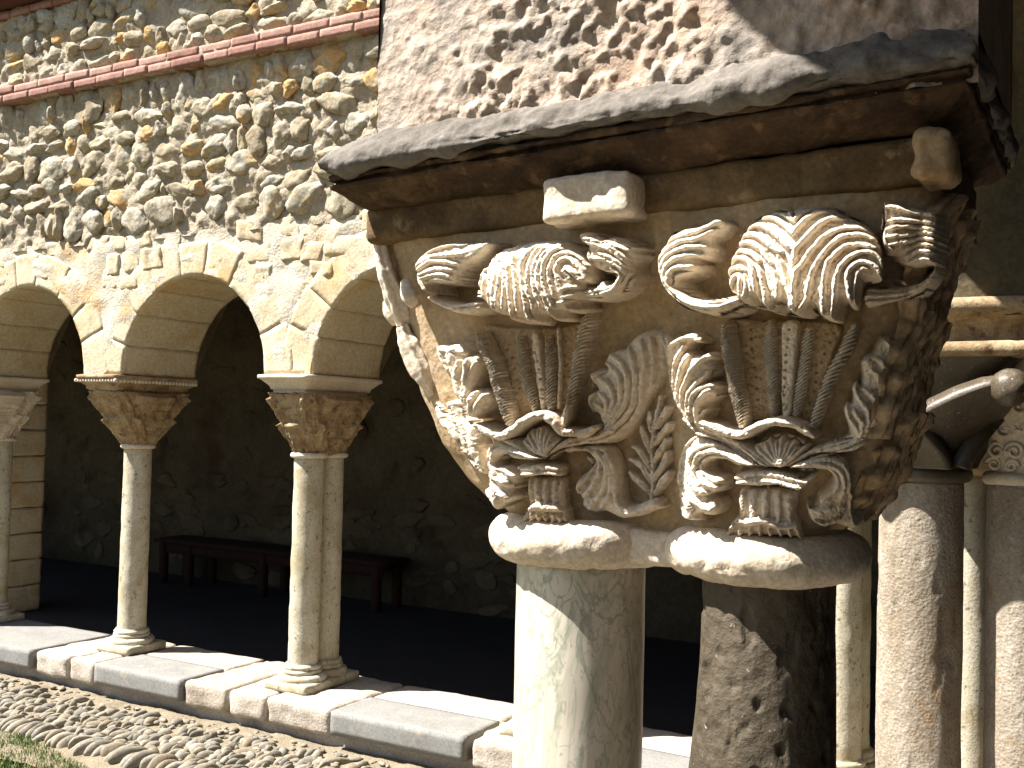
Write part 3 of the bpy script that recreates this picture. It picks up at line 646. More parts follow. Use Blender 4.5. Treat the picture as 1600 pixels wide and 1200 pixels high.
piece('stem', RST, [(625,180),(770,180),(750,480),(715,940),(625,940),(620,500)], [], h=.030, edge=.85, dome=10, er=4, seed=9,
 holes=[(x, y, 1.8, .007) for x, y in [(695,230),(690,310),(680,375),(670,440),(670,500),(665,565),(660,630),(655,700),(650,770),(650,845)]])
piece('stem', RST, None, [{'p':[(1230,210),(1150,400),(1040,600),(960,820),(890,1020)],'r':10,'h':.012}], h=.034, rope=1.2, seed=10)
piece('acanthus_leaf', RAL, [(88,175),(130,150),(190,185),(230,200),(300,165),(400,170),(470,255),(380,270),(350,320),(420,360),(520,335),(580,380),(550,440),(545,530),(510,605),(560,600),(605,640),(595,720),(550,785),(512,810),(515,860),(490,920),(500,1000),(420,1070),(350,1010),(280,900),(220,790),(180,650),(160,500),(130,330),(95,240)],
 [[(115,180),(140,270),(170,400),(190,560),(220,720),(280,870),(370,990)],[(155,185),(190,240),(200,290)],[(450,250),(380,210),(290,230),(210,290),(200,400),(205,560),(240,750),(310,900)],[(320,290),(280,400),(250,530),(245,680),(280,820),(340,950)],[(360,340),(340,430),(300,560),(280,700),(300,860)],[(560,390),(490,410),(420,490),(370,590),(330,710),(320,850),(360,960)],[(540,440),(530,540),(460,610),(390,720),(370,850),(390,970)],[(600,650),(540,630),(460,680),(410,760),(400,880)],[(590,740),(560,690),(500,730),(450,800),(440,900),(450,980)],[(505,860),(480,900),(470,990)]],
 h=.046, edge=.45, dome=28, er=6, rr=4.0, rh=0.0094, seed=11, tilt=(0.0003, -5e-05))
piece('knot', RLO, None, [{'p':[(310,55),(430,105),(540,140),(620,142),(700,95),(800,52),(900,42),(1000,58),(1090,105),(1165,155)],'r':8.5,'h':.016}], h=.042, seed=12)
piece('fan_leaf', RLO, [(640,260),(680,215),(760,185),(800,155),(850,175),(910,140),(955,185),(1000,175),(1040,205),(1040,240),(1095,215),(1130,245),(1060,320),(960,395),(885,415),(780,395),(680,330)],
 [[(885,400),(790,320),(690,225)],[(885,400),(820,290),(765,200)],[(885,400),(850,270),(815,170)],[(885,400),(875,270),(860,190)],[(885,400),(900,270),(912,155)],[(885,400),(930,280),(955,200)],[(885,400),(955,290),(1010,190)],[(885,400),(980,310),(1035,235)],[(885,400),(1000,320),(1100,230)],{'p':[(700,222),(800,172),(910,158),(1010,190),(1100,232)],'r':4,'h':.004}],
 h=.040, edge=.6, dome=18, er=5, rr=2.6, rh=0.0055, seed=13, tilt=(0, 0.0003), step=1.1)
piece('stalk', RLO, [(120,0),(230,150),(330,180),(450,225),(580,310),(700,395),(800,412),(860,400),(760,300),(650,220),(520,150),(400,90),(290,10)],
 [[(290,90),(420,140),(560,210),(660,290),(780,390)],[(290,35),(400,110),(520,180),(640,240),(740,310),(850,395)],[(220,130),(340,170),(480,240),(600,310),(720,395)],[(150,20),(230,110)]],
 h=.040, edge=.8, dome=12, er=5, rr=3.8, rh=0.0080, seed=14)
piece('volute_leaf', RLO, [(600,410),(520,390),(430,350),(340,355),(300,385),(300,420),(350,460),(430,490),(430,550),(400,600),(330,630),(380,670),(390,740),(350,790),(280,800),(230,780),(215,840),(130,820),(90,750),(70,600),(60,480),(80,320),(130,210),(210,150),(330,180),(450,230),(560,300),(680,400)],
 [[(680,400),(560,310),(430,230),(330,220),(240,270),(190,350)],[(640,400),(520,330),(400,280),(300,290),(240,340),(225,420)],[(560,385),(450,340),(350,330),(290,360),(280,420),(340,480),(420,520)],[(210,165),(120,250),(85,400),(80,560),(100,720),(160,820)],[(250,440),(300,520),(370,560),(410,560)],[(200,520),(260,590),(330,610)],[(180,620),(250,680),(330,740),(360,720)],[(150,640),(190,740),(210,810)]],
 h=.046, edge=.55, dome=26, er=7, rr=4.6, rh=0.0080, seed=15, tilt=(0.0003, 0.0001))
piece('stalk', RLO, [(900,410),(1000,330),(1120,260),(1250,215),(1380,185),(1470,160),(1560,110),(1610,170),(1520,260),(1420,295),(1300,295),(1150,310),(1000,390)],
 [[(930,390),(1080,300),(1230,240),(1400,190),(1480,150)],[(950,395),(1100,320),(1260,265),(1420,225),(1540,170)],[(980,400),(1130,340),(1300,290),(1450,260),(1580,200)]],
 h=.036, edge=.8, dome=12, er=5, rr=3.8, rh=0.0072, seed=16)
piece('volute_leaf', RLO, [(940,410),(1050,350),(1200,310),(1320,310),(1430,340),(1475,420),(1480,600),(1470,750),(1500,860),(1440,905),(1300,870),(1240,890),(1160,850),(1110,770),(1100,690),(1150,730),(1200,700),(1200,640),(1260,580),(1310,500),(1280,450),(1180,430),(1050,420)],
 [[(960,405),(1100,370),(1240,340),(1370,370),(1430,460),(1440,600)],[(1000,405),(1150,385),(1280,390),(1370,450),(1390,560),(1350,650)],[(1050,420),(1180,420),(1290,430),(1340,500),(1320,580),(1240,640),(1210,690)],[(1120,720),(1200,750),(1280,720)],[(1160,830),(1260,850),(1360,800)],[(1455,620),(1460,760),(1480,870)]],
 h=.040, edge=.6, dome=22, er=6, rr=4.4, rh=0.0072, seed=17, tilt=(-0.0002, 0))
piece('bracket', RLO, [(555,575),(700,565),(840,565),(960,590),(1030,600),(1020,700),(1025,800),(1050,840),(1110,980),(960,965),(700,955),(455,945),(485,850),(525,785),(550,780)],
 [{'p':[(600,580),(595,800)],'r':6,'h':.006},{'p':[(690,575),(680,800)],'r':6,'h':.005},{'p':[(785,570),(785,800)],'r':6.5,'h':.006},{'p':[(880,580),(885,810)],'r':6,'h':.005},{'p':[(970,600),(975,820)],'r':6,'h':.005},{'p':[(530,800),(640,830),(760,812),(900,855),(1020,845)],'r':6,'h':.012}]+
 [{'p':[(a, 830),(a+(a-760)*.16, 950)],'r':3.4,'h':.009} for a in (530,600,670,740,810,880,950,1010)], h=.032, edge=.6, dome=22, er=7, seed=18, rope=.5)
piece('bracket_cap', RLO, [(520,430),(560,450),(700,418),(840,418),(960,450),(1060,488),(1130,468),(1190,470),(1110,550),(1040,598),(960,580),(840,555),(700,560),(560,552),(528,510)],
 [{'p':[(545,480),(700,448),(840,448),(960,475),(1100,510)],'r':5,'h':.006},{'p':[(550,525),(700,505),(840,515),(980,548),(1060,572)],'r':4,'h':.005}], h=.046, edge=.8, dome=12, er=5, seed=19, tilt=(0, 0.0004))
piece('acanthus_leaf', RAR, [(400,125),(440,85),(500,100),(530,180),(515,300),(495,420),(460,500),(400,575),(350,625),(290,655),(270,605),(250,545),(222,480),(232,437),(270,433),(268,390),(265,345),(295,318),(318,345),(318,280),(312,225),(335,185),(385,168)],
 [[(450,110),(490,180),(500,280),(470,420),(420,520),(340,610)],[(340,220),(400,200),(450,270),(465,370),(430,490),(350,590)],[(370,260),(410,300),(430,390),(400,500)],[(290,335),(285,385),(310,420),(350,480),(350,570)],[(310,350),(370,390),(400,470),(370,560)],[(243,450),(250,510),(285,560),(310,610)],[(280,470),(320,540),(315,600)]],
 h=.044, edge=.5, dome=26, er=6, rr=5.2, rh=0.0087, seed=20, tilt=(-0.00025, 0))
# left cup ---------------------------------------------------------------
piece('palmette', LP, [(110,780),(125,700),(130,560),(190,430),(230,330),(320,220),(390,180),(540,150),(600,120),(700,100),(930,78),(1080,105),(1200,155),(1330,235),(1420,340),(1460,430),(1450,600),(1400,640),(1360,640),(1350,730),(1220,830),(1240,900),(1160,955),(1080,920),(1050,1020),(980,1040),(910,960),(845,960),(850,1040),(770,1075),(690,1050),(660,990),(600,1045),(520,1040),(480,980),(380,955),(290,945),(220,840),(160,800)],
 [[(290,930),(250,800),(250,650),(260,540),(230,500),(180,540),(150,650),(120,760)],[(300,830),(330,650),(330,520),(300,460),(230,460),(160,540)],[(345,900),(370,640),(390,500),(360,430)],[(385,920),(410,740),(445,620),(440,500),(400,400),(350,330)],[(455,940),(490,760),(510,620),(500,500),(480,400),(420,280)],[(545,1030),(560,850),(560,640),(550,500),(540,400),(500,270)],[(640,980),(640,800),(640,640),(620,500),(605,380),(590,260)],[(740,1040),(740,850),(720,650),(700,500),(690,400),(740,290),(830,190)],[(815,1030),(810,850),(780,700),(770,550),(790,400),(820,280),(890,190)],[(920,950),(880,800),(840,650),(830,480),(870,320),(940,210)],[(1000,960),(960,800),(900,650),(880,480),(920,330),(990,220)],[(1030,880),(990,720),(940,560),(950,400),(1000,270),(1080,200),(1180,200),(1330,240)],[(1060,760),(1040,650),(1010,500),(1040,370),(1110,270),(1220,250),(1330,300),(1430,410)],[(1150,620),(1110,530),(1090,420),(1160,320),(1250,330),(1340,430),(1400,560)],[(1240,560),(1190,480),(1200,420),(1260,470),(1330,560)],[(1130,680),(1230,640),(1340,660)],[(1140,760),(1250,740),(1330,700)],[(1100,820),(1200,800)],[(1060,140),(1200,170)],[(430,200),(540,180),(640,140)]],
 h=PH, edge=.72, dome=46, er=10, rr=4.0, rh=.009, seed=21, tilt=(.00006, .00042), wear=1.3)
piece('scroll_leaf', LE, [(300,320),(340,268),(400,228),(470,203),(590,198),(705,195),(695,250),(625,310),(560,350),(530,400),(522,432),(430,442),(380,440),(378,490),(340,482),(310,430),(298,370)],
 [[(320,330),(400,250),(500,215),(590,210)],[(310,350),(400,290),(560,275)],[(330,360),(420,310),(550,330)],[(340,390),(430,355),(540,365)],[(350,410),(440,385),(530,400)],[(370,430),(440,415),(520,430)],[(308,380),(330,450),(360,480)]],
 h=.068, edge=.74, dome=22, er=7, rr=4.4, rh=.009, seed=22, tilt=(0.0001, 0.00025))
piece('scroll_stalk', LE, [(362,500),(390,485),(460,518),(560,535),(640,523),(690,538),(690,582),(600,608),(520,600),(430,568),(375,532)],
 [[(400,510),(500,560),(600,550),(680,545)],[(520,585),(600,585),(690,568)]], h=.056, edge=.7, dome=9, er=6, rr=4.4, rh=0.0072, seed=23)
piece('scroll_leaf', LSR, [(98,230),(130,168),(260,180),(400,240),(460,268),(540,240),(650,258),(800,340),(880,400),(850,450),(870,500),(800,600),(800,720),(770,800),(720,900),(640,1000),(560,1055),(400,1115),(190,1125),(160,1000),(170,915),(300,895),(390,830),(460,885),(540,870),(590,800),(560,760),(400,735),(330,720),(285,680),(200,540),(195,390),(120,330)],
 [[(130,240),(260,215),(380,250),(520,330),(660,390)],[(140,270),(260,285),(420,320),(560,390),(680,480),(790,560)],[(160,320),(300,350),(440,380),(580,450),(700,540),(760,620)],[(480,280),(600,280),(730,330),(860,400)],[(500,310),(640,360),(780,440)],[(410,480),(520,520),(640,580),(730,650)],[(210,400),(240,520),(290,650)],[(280,540),(420,550),(560,590),(680,670),(740,760)],[(400,730),(520,730),(600,790),(600,880),(520,940),(360,980),(190,1000)],[(560,690),(660,760),(640,880),(560,980),(400,1030),(200,1040)],[(780,740),(720,870),(640,990)],[(190,1100),(300,1100),(400,1090)]],
 h=.068, edge=.74, dome=22, er=6, rr=3.9, rh=.008, seed=24, tilt=(0, 0.0002), step=1.15)
piece('stem_panel', LST, [(120,160),(400,170),(800,170),(1090,120),(1020,420),(950,820),(800,980),(640,930),(420,1020),(330,800),(240,480)], [], h=.014, edge=.7, dome=30, er=6, seed=25, mat=M_BELL,
 holes=[(x, y, 1.8, .005) for x, y in [(340,300),(360,380),(400,450),(420,540),(440,640),(460,720),(480,820),(880,300),(875,420),(870,520),(860,620),(850,700)]])
piece('stem', LST, None, [{'p':[(115,235),(170,380),(240,520),(280,680),(330,840),(392,1040)],'r':8.5,'h':.012}], h=.034, rope=1.3, seed=26, wear=1.5)
piece('stem', LST, None, [{'p':[(1085,70),(1040,230),(1000,420),(960,640),(930,830),(890,960)],'r':8.5,'h':.012}], h=.032, rope=1.0, seed=27, wear=1.6)
piece('stem', LST, None, [{'p':[(470,270),(500,490),(540,680),(605,910)],'r':7.5,'h':.006}], h=.024, rope=1.8, seed=28)
piece('stem', LST, [(555,250),(640,250),(680,560),(700,920),(640,920),(600,640)], [], h=.028, edge=.85, dome=8, er=4, seed=29, holes=[(x, y, 1.8, .007) for x, y in [(575,300),(600,400),(625,480),(640,550),(655,640),(665,730),(670,810)]])
piece('stem', LST, None, [{'p':[(730,270),(740,480),(745,650),(740,910)],'r':8,'h':.006}], h=.022, rope=1.6, seed=30)
piece('stem', LST, None, [{'p':[(815,190),(835,500),(820,900)],'r':3.5,'h':.005}], h=.018, seed=31)
piece('acanthus_leaf', LE, [(408,770),(460,772),(530,757),(590,795),(600,822),(640,818),(662,850),(645,920),(630,1000),(655,1012),(705,1040),(690,1120),(615,1185),(560,1110),(515,1050),(485,960),(435,870)],
 [[(430,800),(480,930),(530,1050),(590,1160)],[(500,800),(520,900),(550,1000),(575,1090)],[(560,860),(540,960),(575,1080)],[(600,850),(590,960),(580,1080)],[(640,870),(605,980),(590,1100)],[(650,1020),(620,1080),(610,1170)],[(690,1045),(650,1120),(622,1180)],{'p':[(430,790),(530,785),(580,815)],'r':8,'h':.008}],
 h=.050, edge=.5, dome=20, er=6, rr=4.4, rh=0.0087, seed=32, tilt=(0.0003, 0))
piece('acanthus_leaf', LAR, [(340,120),(400,68),(470,48),(520,60),(545,180),(530,330),(460,450),(400,560),(330,640),(230,690),(150,692),(170,650),(205,590),(170,530),(140,505),(118,450),(130,402),(165,390),(135,330),(140,285),(215,272),(205,225),(240,175),(325,150)],
 [[(430,110),(450,220),(435,350),(420,470),(360,570),(260,650),(120,680)],[(350,150),(390,240),(400,350),(380,470),(320,560),(220,630)],[(250,190),(330,250),(360,350),(340,470),(270,560),(190,620)],[(230,240),(300,300),(320,380),(310,470),(250,560)],[(200,320),(260,370),(280,440),(260,520),(220,580)],[(180,400),(230,440),(240,500),(210,570)],[(170,460),(210,490),(210,550)],{'p':[(212,283),(155,300),(145,365)],'r':5,'h':.008},{'p':[(168,402),(132,440),(145,508)],'r':5,'h':.008},[(480,100),(500,240),(480,380)]],
 h=.036, edge=.5, dome=40, er=6, rr=4.6, rh=0.0070, seed=33, tilt=(-0.0002, 0))
piece('volute_leaf', LAR, [(0,680),(100,688),(200,690),(260,720),(300,820),(318,990),(360,1030),(440,1000),(490,985),(545,1040),(480,1065),(400,1095),(300,1105),(220,1065),(160,1065),(100,1030),(100,985),(58,950),(68,890),(120,840),(160,790),(130,735),(60,730),(0,740)],
 [[(10,690),(130,690),(230,720),(280,830),(290,960),(330,1040),(420,1050),(520,1010)],[(10,720),(110,715),(190,760),(200,840),(150,930),(100,980)],[(180,720),(240,800),(240,900),(180,990),(140,1040)],[(230,740),(265,850),(260,950),(210,1030)],[(130,760),(160,800),(130,870),(80,910),(80,950)],[(290,1000),(350,1065),(440,1060)]],
 h=.034, edge=.6, dome=22, er=6, rr=4.6, rh=0.0080, seed=34)
fs = [{'p':[(490,1010),(495,850),(490,700),(510,560),(540,420)],'r':3.2,'h':.004}]
for a, b, c in [((490,960),(430,900),(370,840)),((490,900),(440,810),(375,770)),((490,830),(430,730),(390,700)),((490,740),(450,640),(435,590)),((505,650),(480,560),(480,510)),((510,960),(550,890),(585,840)),((505,880),(550,800),(575,730)),((500,780),(550,700),(570,660)),((510,680),(560,610),(585,570)),((520,590),(555,520),(575,480))]:
    fs.append({'p':[a,b,c],'r':6.5,'h':.005})
    fs.append({'p':[a,b],'r':1.8,'h':.0085})
piece('fern_leaf', LAR, None, fs, h=.014, seed=35)
piece('knot', LLO, None, [{'p':[(445,318),(540,372),(640,405),(720,362),(800,300),(880,250),(960,245),(1030,285),(1100,372),(1170,375),(1270,388),(1360,340)],'r':8.5,'h':.016},{'p':[(1140,170),(1125,250),(1110,340)],'r':8,'h':.013}], h=.042, seed=36)
piece('fan_leaf', LLO, [(740,450),(780,415),(830,350),(880,335),(930,325),(980,350),(1015,380),(1085,430),(1060,480),(980,570),(945,590),(860,570),(780,530)],
 [[(945,580),(860,500),(780,430)],[(945,580),(870,470),(815,380)],[(945,580),(900,450),(850,350)],[(945,580),(920,450),(895,345)],[(945,580),(935,450),(930,335)],[(945,580),(960,450),(970,350)],[(945,580),(980,470),(1010,390)],{'p':[(960,550),(1000,490),(1080,435)],'r':3.5,'h':.007},{'p':[(785,425),(840,355),(930,338),(1005,380)],'r':3.5,'h':.004}],
 h=.040, edge=.6, dome=18, er=5, rr=2.6, rh=0.0061, seed=37, tilt=(0, 0.0003), step=1.1)
piece('stalk', LLO, [(440,300),(520,330),(620,410),(740,420),(800,470),(900,580),(820,590),(740,520),(600,450),(480,360)], [[(460,320),(560,410),(700,450),(800,520),(890,580)],[(620,440),(740,490),(840,575)]], h=.040, edge=.8, dome=12, er=5, rr=4, rh=0.0072, seed=38)
piece('volute_leaf', LLO, [(940,592),(800,605),(700,592),(640,562),(580,582),(570,640),(640,648),(715,710),(712,765),(680,830),(692,900),(615,960),(612,1000),(550,998),(510,925),(468,860),(475,810),(500,760),(488,640),(488,520),(540,438),(640,468),(760,500),(860,560)],
 [[(900,590),(760,510),(620,470),(540,480),(510,560),(510,680),(540,790)],[(860,590),(740,530),(640,510),(560,540),(540,620),(560,700)],[(830,600),(700,570),(620,550),(572,590)],[(560,660),(630,670),(705,725)],[(540,720),(620,760),(690,815)],[(530,780),(600,850),(650,900)],[(500,830),(540,900),(600,990)],[(560,860),(590,980)]],
 h=.046, edge=.55, dome=22, er=6, rr=4.2, rh=0.0087, seed=39, tilt=(0.0003, 0.0001))
piece('stalk', LLO, [(950,590),(1000,510),(1080,440),(1180,400),(1300,400),(1380,340),(1500,330),(1500,400),(1340,470),(1200,490),(1080,520)], [[(960,585),(1060,490),(1200,430),(1360,420),(1480,360)],[(970,590),(1080,510),(1220,460),(1380,450)]], h=.038, edge=.8, dome=12, er=5, rr=4, rh=0.0072, seed=40)
piece('bracket', LLO, [(808,735),(950,725),(1105,735),(1110,850),(1110,950),(1125,970),(1130,1100),(950,1095),(775,1085),(800,985),(822,960)],
 [{'p':[(840,750),(840,950)],'r':5.5,'h':.006},{'p':[(905,750),(905,940)],'r':5.5,'h':.005},{'p':[(970,750),(970,950)],'r':5.5,'h':.006},{'p':[(1040,750),(1040,950)],'r':5.5,'h':.005},{'p':[(1090,750),(1090,950)],'r':5,'h':.005},{'p':[(812,990),(900,955),(960,965),(1040,965),(1122,985)],'r':6.5,'h':.012}]+
 [{'p':[(a, 985),(a+(a-950)*.10, 1085)],'r':3.4,'h':.009} for a in (815,865,915,965,1015,1065,1110)], h=.032, edge=.6, dome=22, er=7, seed=41, rope=.5)
piece('bracket_cap', LLO, [(728,630),(780,642),(920,610),(1080,640),(1092,680),(1062,735),(900,722),(770,742),(738,690)], [{'p':[(752,655),(900,645),(1080,660)],'r':4.6,'h':.006},{'p':[(780,712),(900,702),(1050,708)],'r':3.6,'h':.004}], h=.046, edge=.8, dome=12, er=5, seed=42, tilt=(0, 0.0004))

# ---- leaves of the garden end and of the gallery end: thick lumps with ribs, in true depth
def limb(name, pts, par=cap, mat=M_CAP, s=0, n=28, ribs=0, flat=1.0, sub=10):
    """tapered round limb through (x, y, z, radius) points"""
    P = crom([p[:3] for p in pts], False, sub); R = crom([(p[3], 0) for p in pts], False, sub)[:, 0]; R = np.maximum(R, .002)
    T = np.gradient(P, axis=0); T /= np.linalg.norm(T, axis=1)[:, None]; rings = []
    ref = np.array([.3, 1, .1])
    for p, t, r in zip(P, T, R):
        a = np.cross(t, ref); a /= np.linalg.norm(a); b = np.cross(t, a); th = np.linspace(0, 2*pi, n, endpoint=False)
        rr_ = r*(1+(.16*np.sign(ribs)*np.cos(ribs*th) if ribs else 0)); rings.append(p + np.outer(rr_*np.cos(th), a) + np.outer(rr_*np.sin(th)*flat, b))
    V, Fq = loft(rings); V = rough(V, Fq, .0022, 45, 3, s); return obj(name, V, Fq, mat, par)
def pY(px, py, Y):
    d = rays(np.array([float(px)]), np.array([float(py)]))[0]; return CAM + d*(Y/d[1])
def lp(px, py, Y, rpx):
    p = pY(px, py, Y); return (*p, rpx*Y/F*1.12)
limb('end_leaf', [lp(590,352,1.27,10), lp(598,400,1.275,13), lp(606,432,1.28,15), lp(616,455,1.29,17), lp(625,480,1.30,18), lp(634,508,1.31,15)], s=1, ribs=5)
limb('end_leaf', [lp(603,470,1.35,6), lp(610,488,1.35,13), lp(618,505,1.35,8)], s=2)
limb('end_leaf', [lp(634,440,1.27,8), lp(640,462,1.26,15), lp(648,474,1.27,11)], s=3)
limb('end_leaf', [lp(630,508,1.30,10), lp(638,532,1.305,17), lp(652,562,1.31,20), lp(666,590,1.315,18), lp(678,617,1.32,9)], s=4, ribs=7)
piece('end_leaf', LLO, [(75,148),(110,185),(160,245),(195,290),(188,150),(212,125),(245,140),(270,190),(330,290),(390,340),(430,430),(470,560),(490,690),(450,715),(390,620),(300,520),(225,420),(185,370),(130,300)],
 [[(85,160),(150,270),(215,380),(320,540),(440,690)],[(205,140),(235,230),(310,350),(400,500),(465,650)],[(235,150),(280,240),(360,350),(430,480)],[(150,250),(200,320),(270,430)]], h=.026, edge=.6, dome=14, er=5, rr=4.4, rh=.008, seed=50, tilt=(.0003, 0))
# gallery end: ribbed leaves in three tiers up the end face
def ribbed_leaf(y0, z0, wd, L, s, side=1):
    nu, nv = 33, 40; W = []
    for v in range(nv):
        q = v/(nv-1); z = z0 + L*q; t, hw, xc, s_ = bell_params(np.array(min(z, 1.84))); xs = float(xc + side*hw)
        sh = (sin(pi*(.10+.84*q)))**.7*(1+.13*cos(9*pi*q))
        for u in range(nu):
            p = -1+2*u/(nu-1); ed = 1-abs(p)**4
            x = xs + side*(-.014 + ed*(.016 + .006*q*q + .022*max(0, q-.72)) + .0075*ed*cos(5.5*pi*abs(p)+1.5*q*pi))
            W.append((x, y0 + wd*sh*p + .012*sin(2*q+s), z - .025*(1-abs(p))*max(0, q-.8)))
    V = np.array(W); Fq = grid_faces(nu, nv); V = carve(V, normals(V, Fq), s, .004*side, 26); obj('end_leaf', rough(V, Fq, .003, 50, 3, s), Fq, M_BELL, cap)
for tier, (z0, L) in enumerate(((1.405, .15), (1.52, .155), (1.645, .165))):
    for k, y0 in enumerate(np.array((1.385, 1.455, 1.525)) - (.03 if tier == 1 else 0)): ribbed_leaf(y0 - .02*tier, z0, .05+.008*tier, L, tier*5+k)

# ---- abacus of the capital and its bosses
def zsk(x): return .042*(x+.55)
def skew(V, k=1.0): V = V.copy(); V[:, 2] += k*zsk(V[:, 0]); return V
V, Fq = rbox((-.566, YC, 1.828), (.406, .158, .027), .010, .008, .003, 22, 3, 90); ab = obj('capital_abacus', skew(V, .6), Fq, M_STAIN, dc)
V, Fq = rbox((-.583, 1.247, 1.820), (.061, .047, .028), .007, .006, .0028, 34, 6, 60); obj('abacus_boss', skew(V, .8), Fq, M_CAP, ab)
V, Fq = rbox((-.170, 1.25, 1.822), (.022, .04, .030), .014, .005, .004, 40, 7, 60); obj('abacus_boss', skew(V, .8), Fq, M_BELL, ab)

# ---- impost: sooty moulding under a grey weathered slab
def impost(prof, mat, name, par, x0, x1, y0, y1, zc, s, amp, n=520, sk=1.0, slab=False):
    rings = []
    for d, dz in prof:
        kl = 2.3 if d > 0 else .35; kr = .6
        xa = (x0 - d*kl) if slab else -.985+(.024-d)*.38; xb = x1 + d*kr; ya = y0 - d; yb = y1 + d
        p = np.linspace(0, 1, n, endpoint=False)*(2*(xb-xa)+2*(yb-ya)); a, b = xb-xa, yb-ya
        X = np.where(p < a, xa+p, np.where(p < a+b, xb, np.where(p < 2*a+b, xb-(p-a-b), xa)))
        Y = np.where(p < a, ya, np.where(p < a+b, ya+(p-a), np.where(p < 2*a+b, yb, yb-(p-2*a-b))))
        rings.append(np.stack([X, Y, zc+dz+sk*zsk(X)], 1))
    V, Fq = loft(rings, False); N_ = normals(V, Fq); V = V + N_*(amp*fbm(V, 18, 4, s) + .35*amp*fbm(V, 60, 2, s+7))[:, None]
    return obj(name, V, Fq, mat, par)
def dense(prof, k=4):
    o = []
    for a, b in zip(prof[:-1], prof[1:]):
        for q in range(k): o.append((a[0]+(b[0]-a[0])*q/k, a[1]+(b[1]-a[1])*q/k))
    return o+[prof[-1]]
SLABP = dense([(-.03,.034),(.0,.031),(.012,.026),(.026,.012),(.036,-.004),(.037,-.014),(.031,-.021),(.016,-.022)])
MOULP = dense([(.018,-.020),(.022,-.024),(.020,-.029),(.009,-.030),(.009,-.033),(.018,-.035),(.016,-.040),(.008,-.042),(.002,-.046),(-.014,-.053),(-.030,-.059),(-.042,-.063),(-.065,-.064)])
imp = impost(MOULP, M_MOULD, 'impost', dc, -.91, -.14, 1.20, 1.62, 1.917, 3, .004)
impost(SLABP, M_SLAB, 'impost_slab', imp, -.91, -.14, 1.20, 1.62, 1.917, 5, .0085, slab=True)

# ------------------------------------------------------------------ near arcade wall with its two arches
nw = thing('arcade_wall', 'rough rendered arcade wall with flaking pinkish plaster, resting on the big carved capital', 'wall', (-.52, 1.4, 1.95))
X0, X1 = -.912, -.122
def arch_curve(yc, R, zs, zfoot, n):
    th = pi*(.5-.5*np.cos(np.linspace(0, pi, n))); a = np.stack([yc+R*np.cos(th), zs+R*np.sin(th)], 1)
    k = 50; lo = np.stack([np.full(k, yc+R), np.linspace(zfoot, zs, k, endpoint=False)], 1)
    ro = np.stack([np.full(k, yc-R), np.linspace(zs, zfoot, k+1)[1:]], 1); return np.vstack([lo, a, ro])
def intrados(yc, R, zs, zfoot, n, nx, s, amp, mat=M_PLASTER):
    C = arch_curve(yc, R, zs, zfoot, n); xs = np.linspace(X0, X1, nx)
    V = np.stack([np.broadcast_to(xs[None], (len(C), nx)), np.broadcast_to(C[:, 0:1], (len(C), nx)), np.broadcast_to(C[:, 1:2], (len(C), nx))], -1).reshape(-1, 3)
    Fq = grid_faces(nx, len(C)); N_ = normals(V, Fq)
    big = fbm(V, 5, 3, s); chips = np.clip(fbm(V, 38, 3, s+4)-.15, 0, 1); reg = np.clip(fbm(V, 3.2, 2, s+8)*2+.5, 0, 1)
    og = -1.0 if N_[nx*3+nx//2] @ np.array([0, -1.0, 0]) < 0 else 1.0   # outwards = into the opening
    V = V + og*N_*(amp*big + .0075*np.maximum(fbm(V, 18, 4, s+1), -.12)*(.2+reg) + .0048*np.maximum(fbm(V, 60, 3, s+2), -.25)*(.45+reg))[:, None]
    obj('arch_soffit', V, Fq, mat, nw)
    for col in (0, nx-1):
        E = V.reshape(len(C), nx, 3)[:, col]; top = E.copy(); top[:, 2] = 4.3; top[:, 0] = X0 if col == 0 else X1
        W = np.vstack([E, top]); L = len(E); i = np.arange(L-1); obj('wall_face', W, np.stack([i, i+1, L+i+1, L+i], 1), M_PLASTER, nw)
intrados(0.0, 1.20, 2.06, 1.90, 300, 260, 3, .008)
intrados(2.625, 1.005, 2.14, 1.90, 110, 60, 13, .008, M_DARKST)
for ya, yb in ((1.2, 1.62), (3.63, 4.46), (-1.75, -1.2)):
    zf = 1.955 if ya > -1 else -.2
    for xx in (X0, X1):
        V = np.array([(xx, ya, zf), (xx, yb, zf), (xx, yb, 4.3), (xx, ya, 4.3)]); obj('wall_face', V, [[0,1,2,3]], M_PLASTER, nw)
V, Fq = rbox((-.525, -1.48, .86), (.387, .27, 1.06), .01, .2, .003, 9, 1); obj('block_pier', V, Fq, M_PLASTER, nw)
V, Fq = rbox((-.525, 1.35, 4.34), (.42, 3.15, .04), .01, .5, 0); obj('coping', V, Fq, M_TILE, nw)
gw = thing('gallery_shell', 'inner wall of the near gallery beyond the arcade', 'wall', (2.6, 1.5, 0))
V, Fq = rbox((2.7, 1.5, 2.0), (.1, 8, 2.2), .01, 2, 0); obj('wall_face', V, Fq, M_DARKPL, gw)
V, Fq = rbox((1.25, 1.5, 3.75), (1.5, 8, .05), .01, 2, 0); obj('ceiling', V, Fq, M_BEAM, gw)
V, Fq = rbox((-.54, 1.3, -.06), (.46, 3.1, .058), .02, .04, .006, 8, 2, 90); nl = tag(obj('low_wall', V, Fq, M_LEDGE, None, loc=(-.54, 1.3, -.12)), 'ledge carrying the near columns along the gallery', 'low wall', kind='thing')

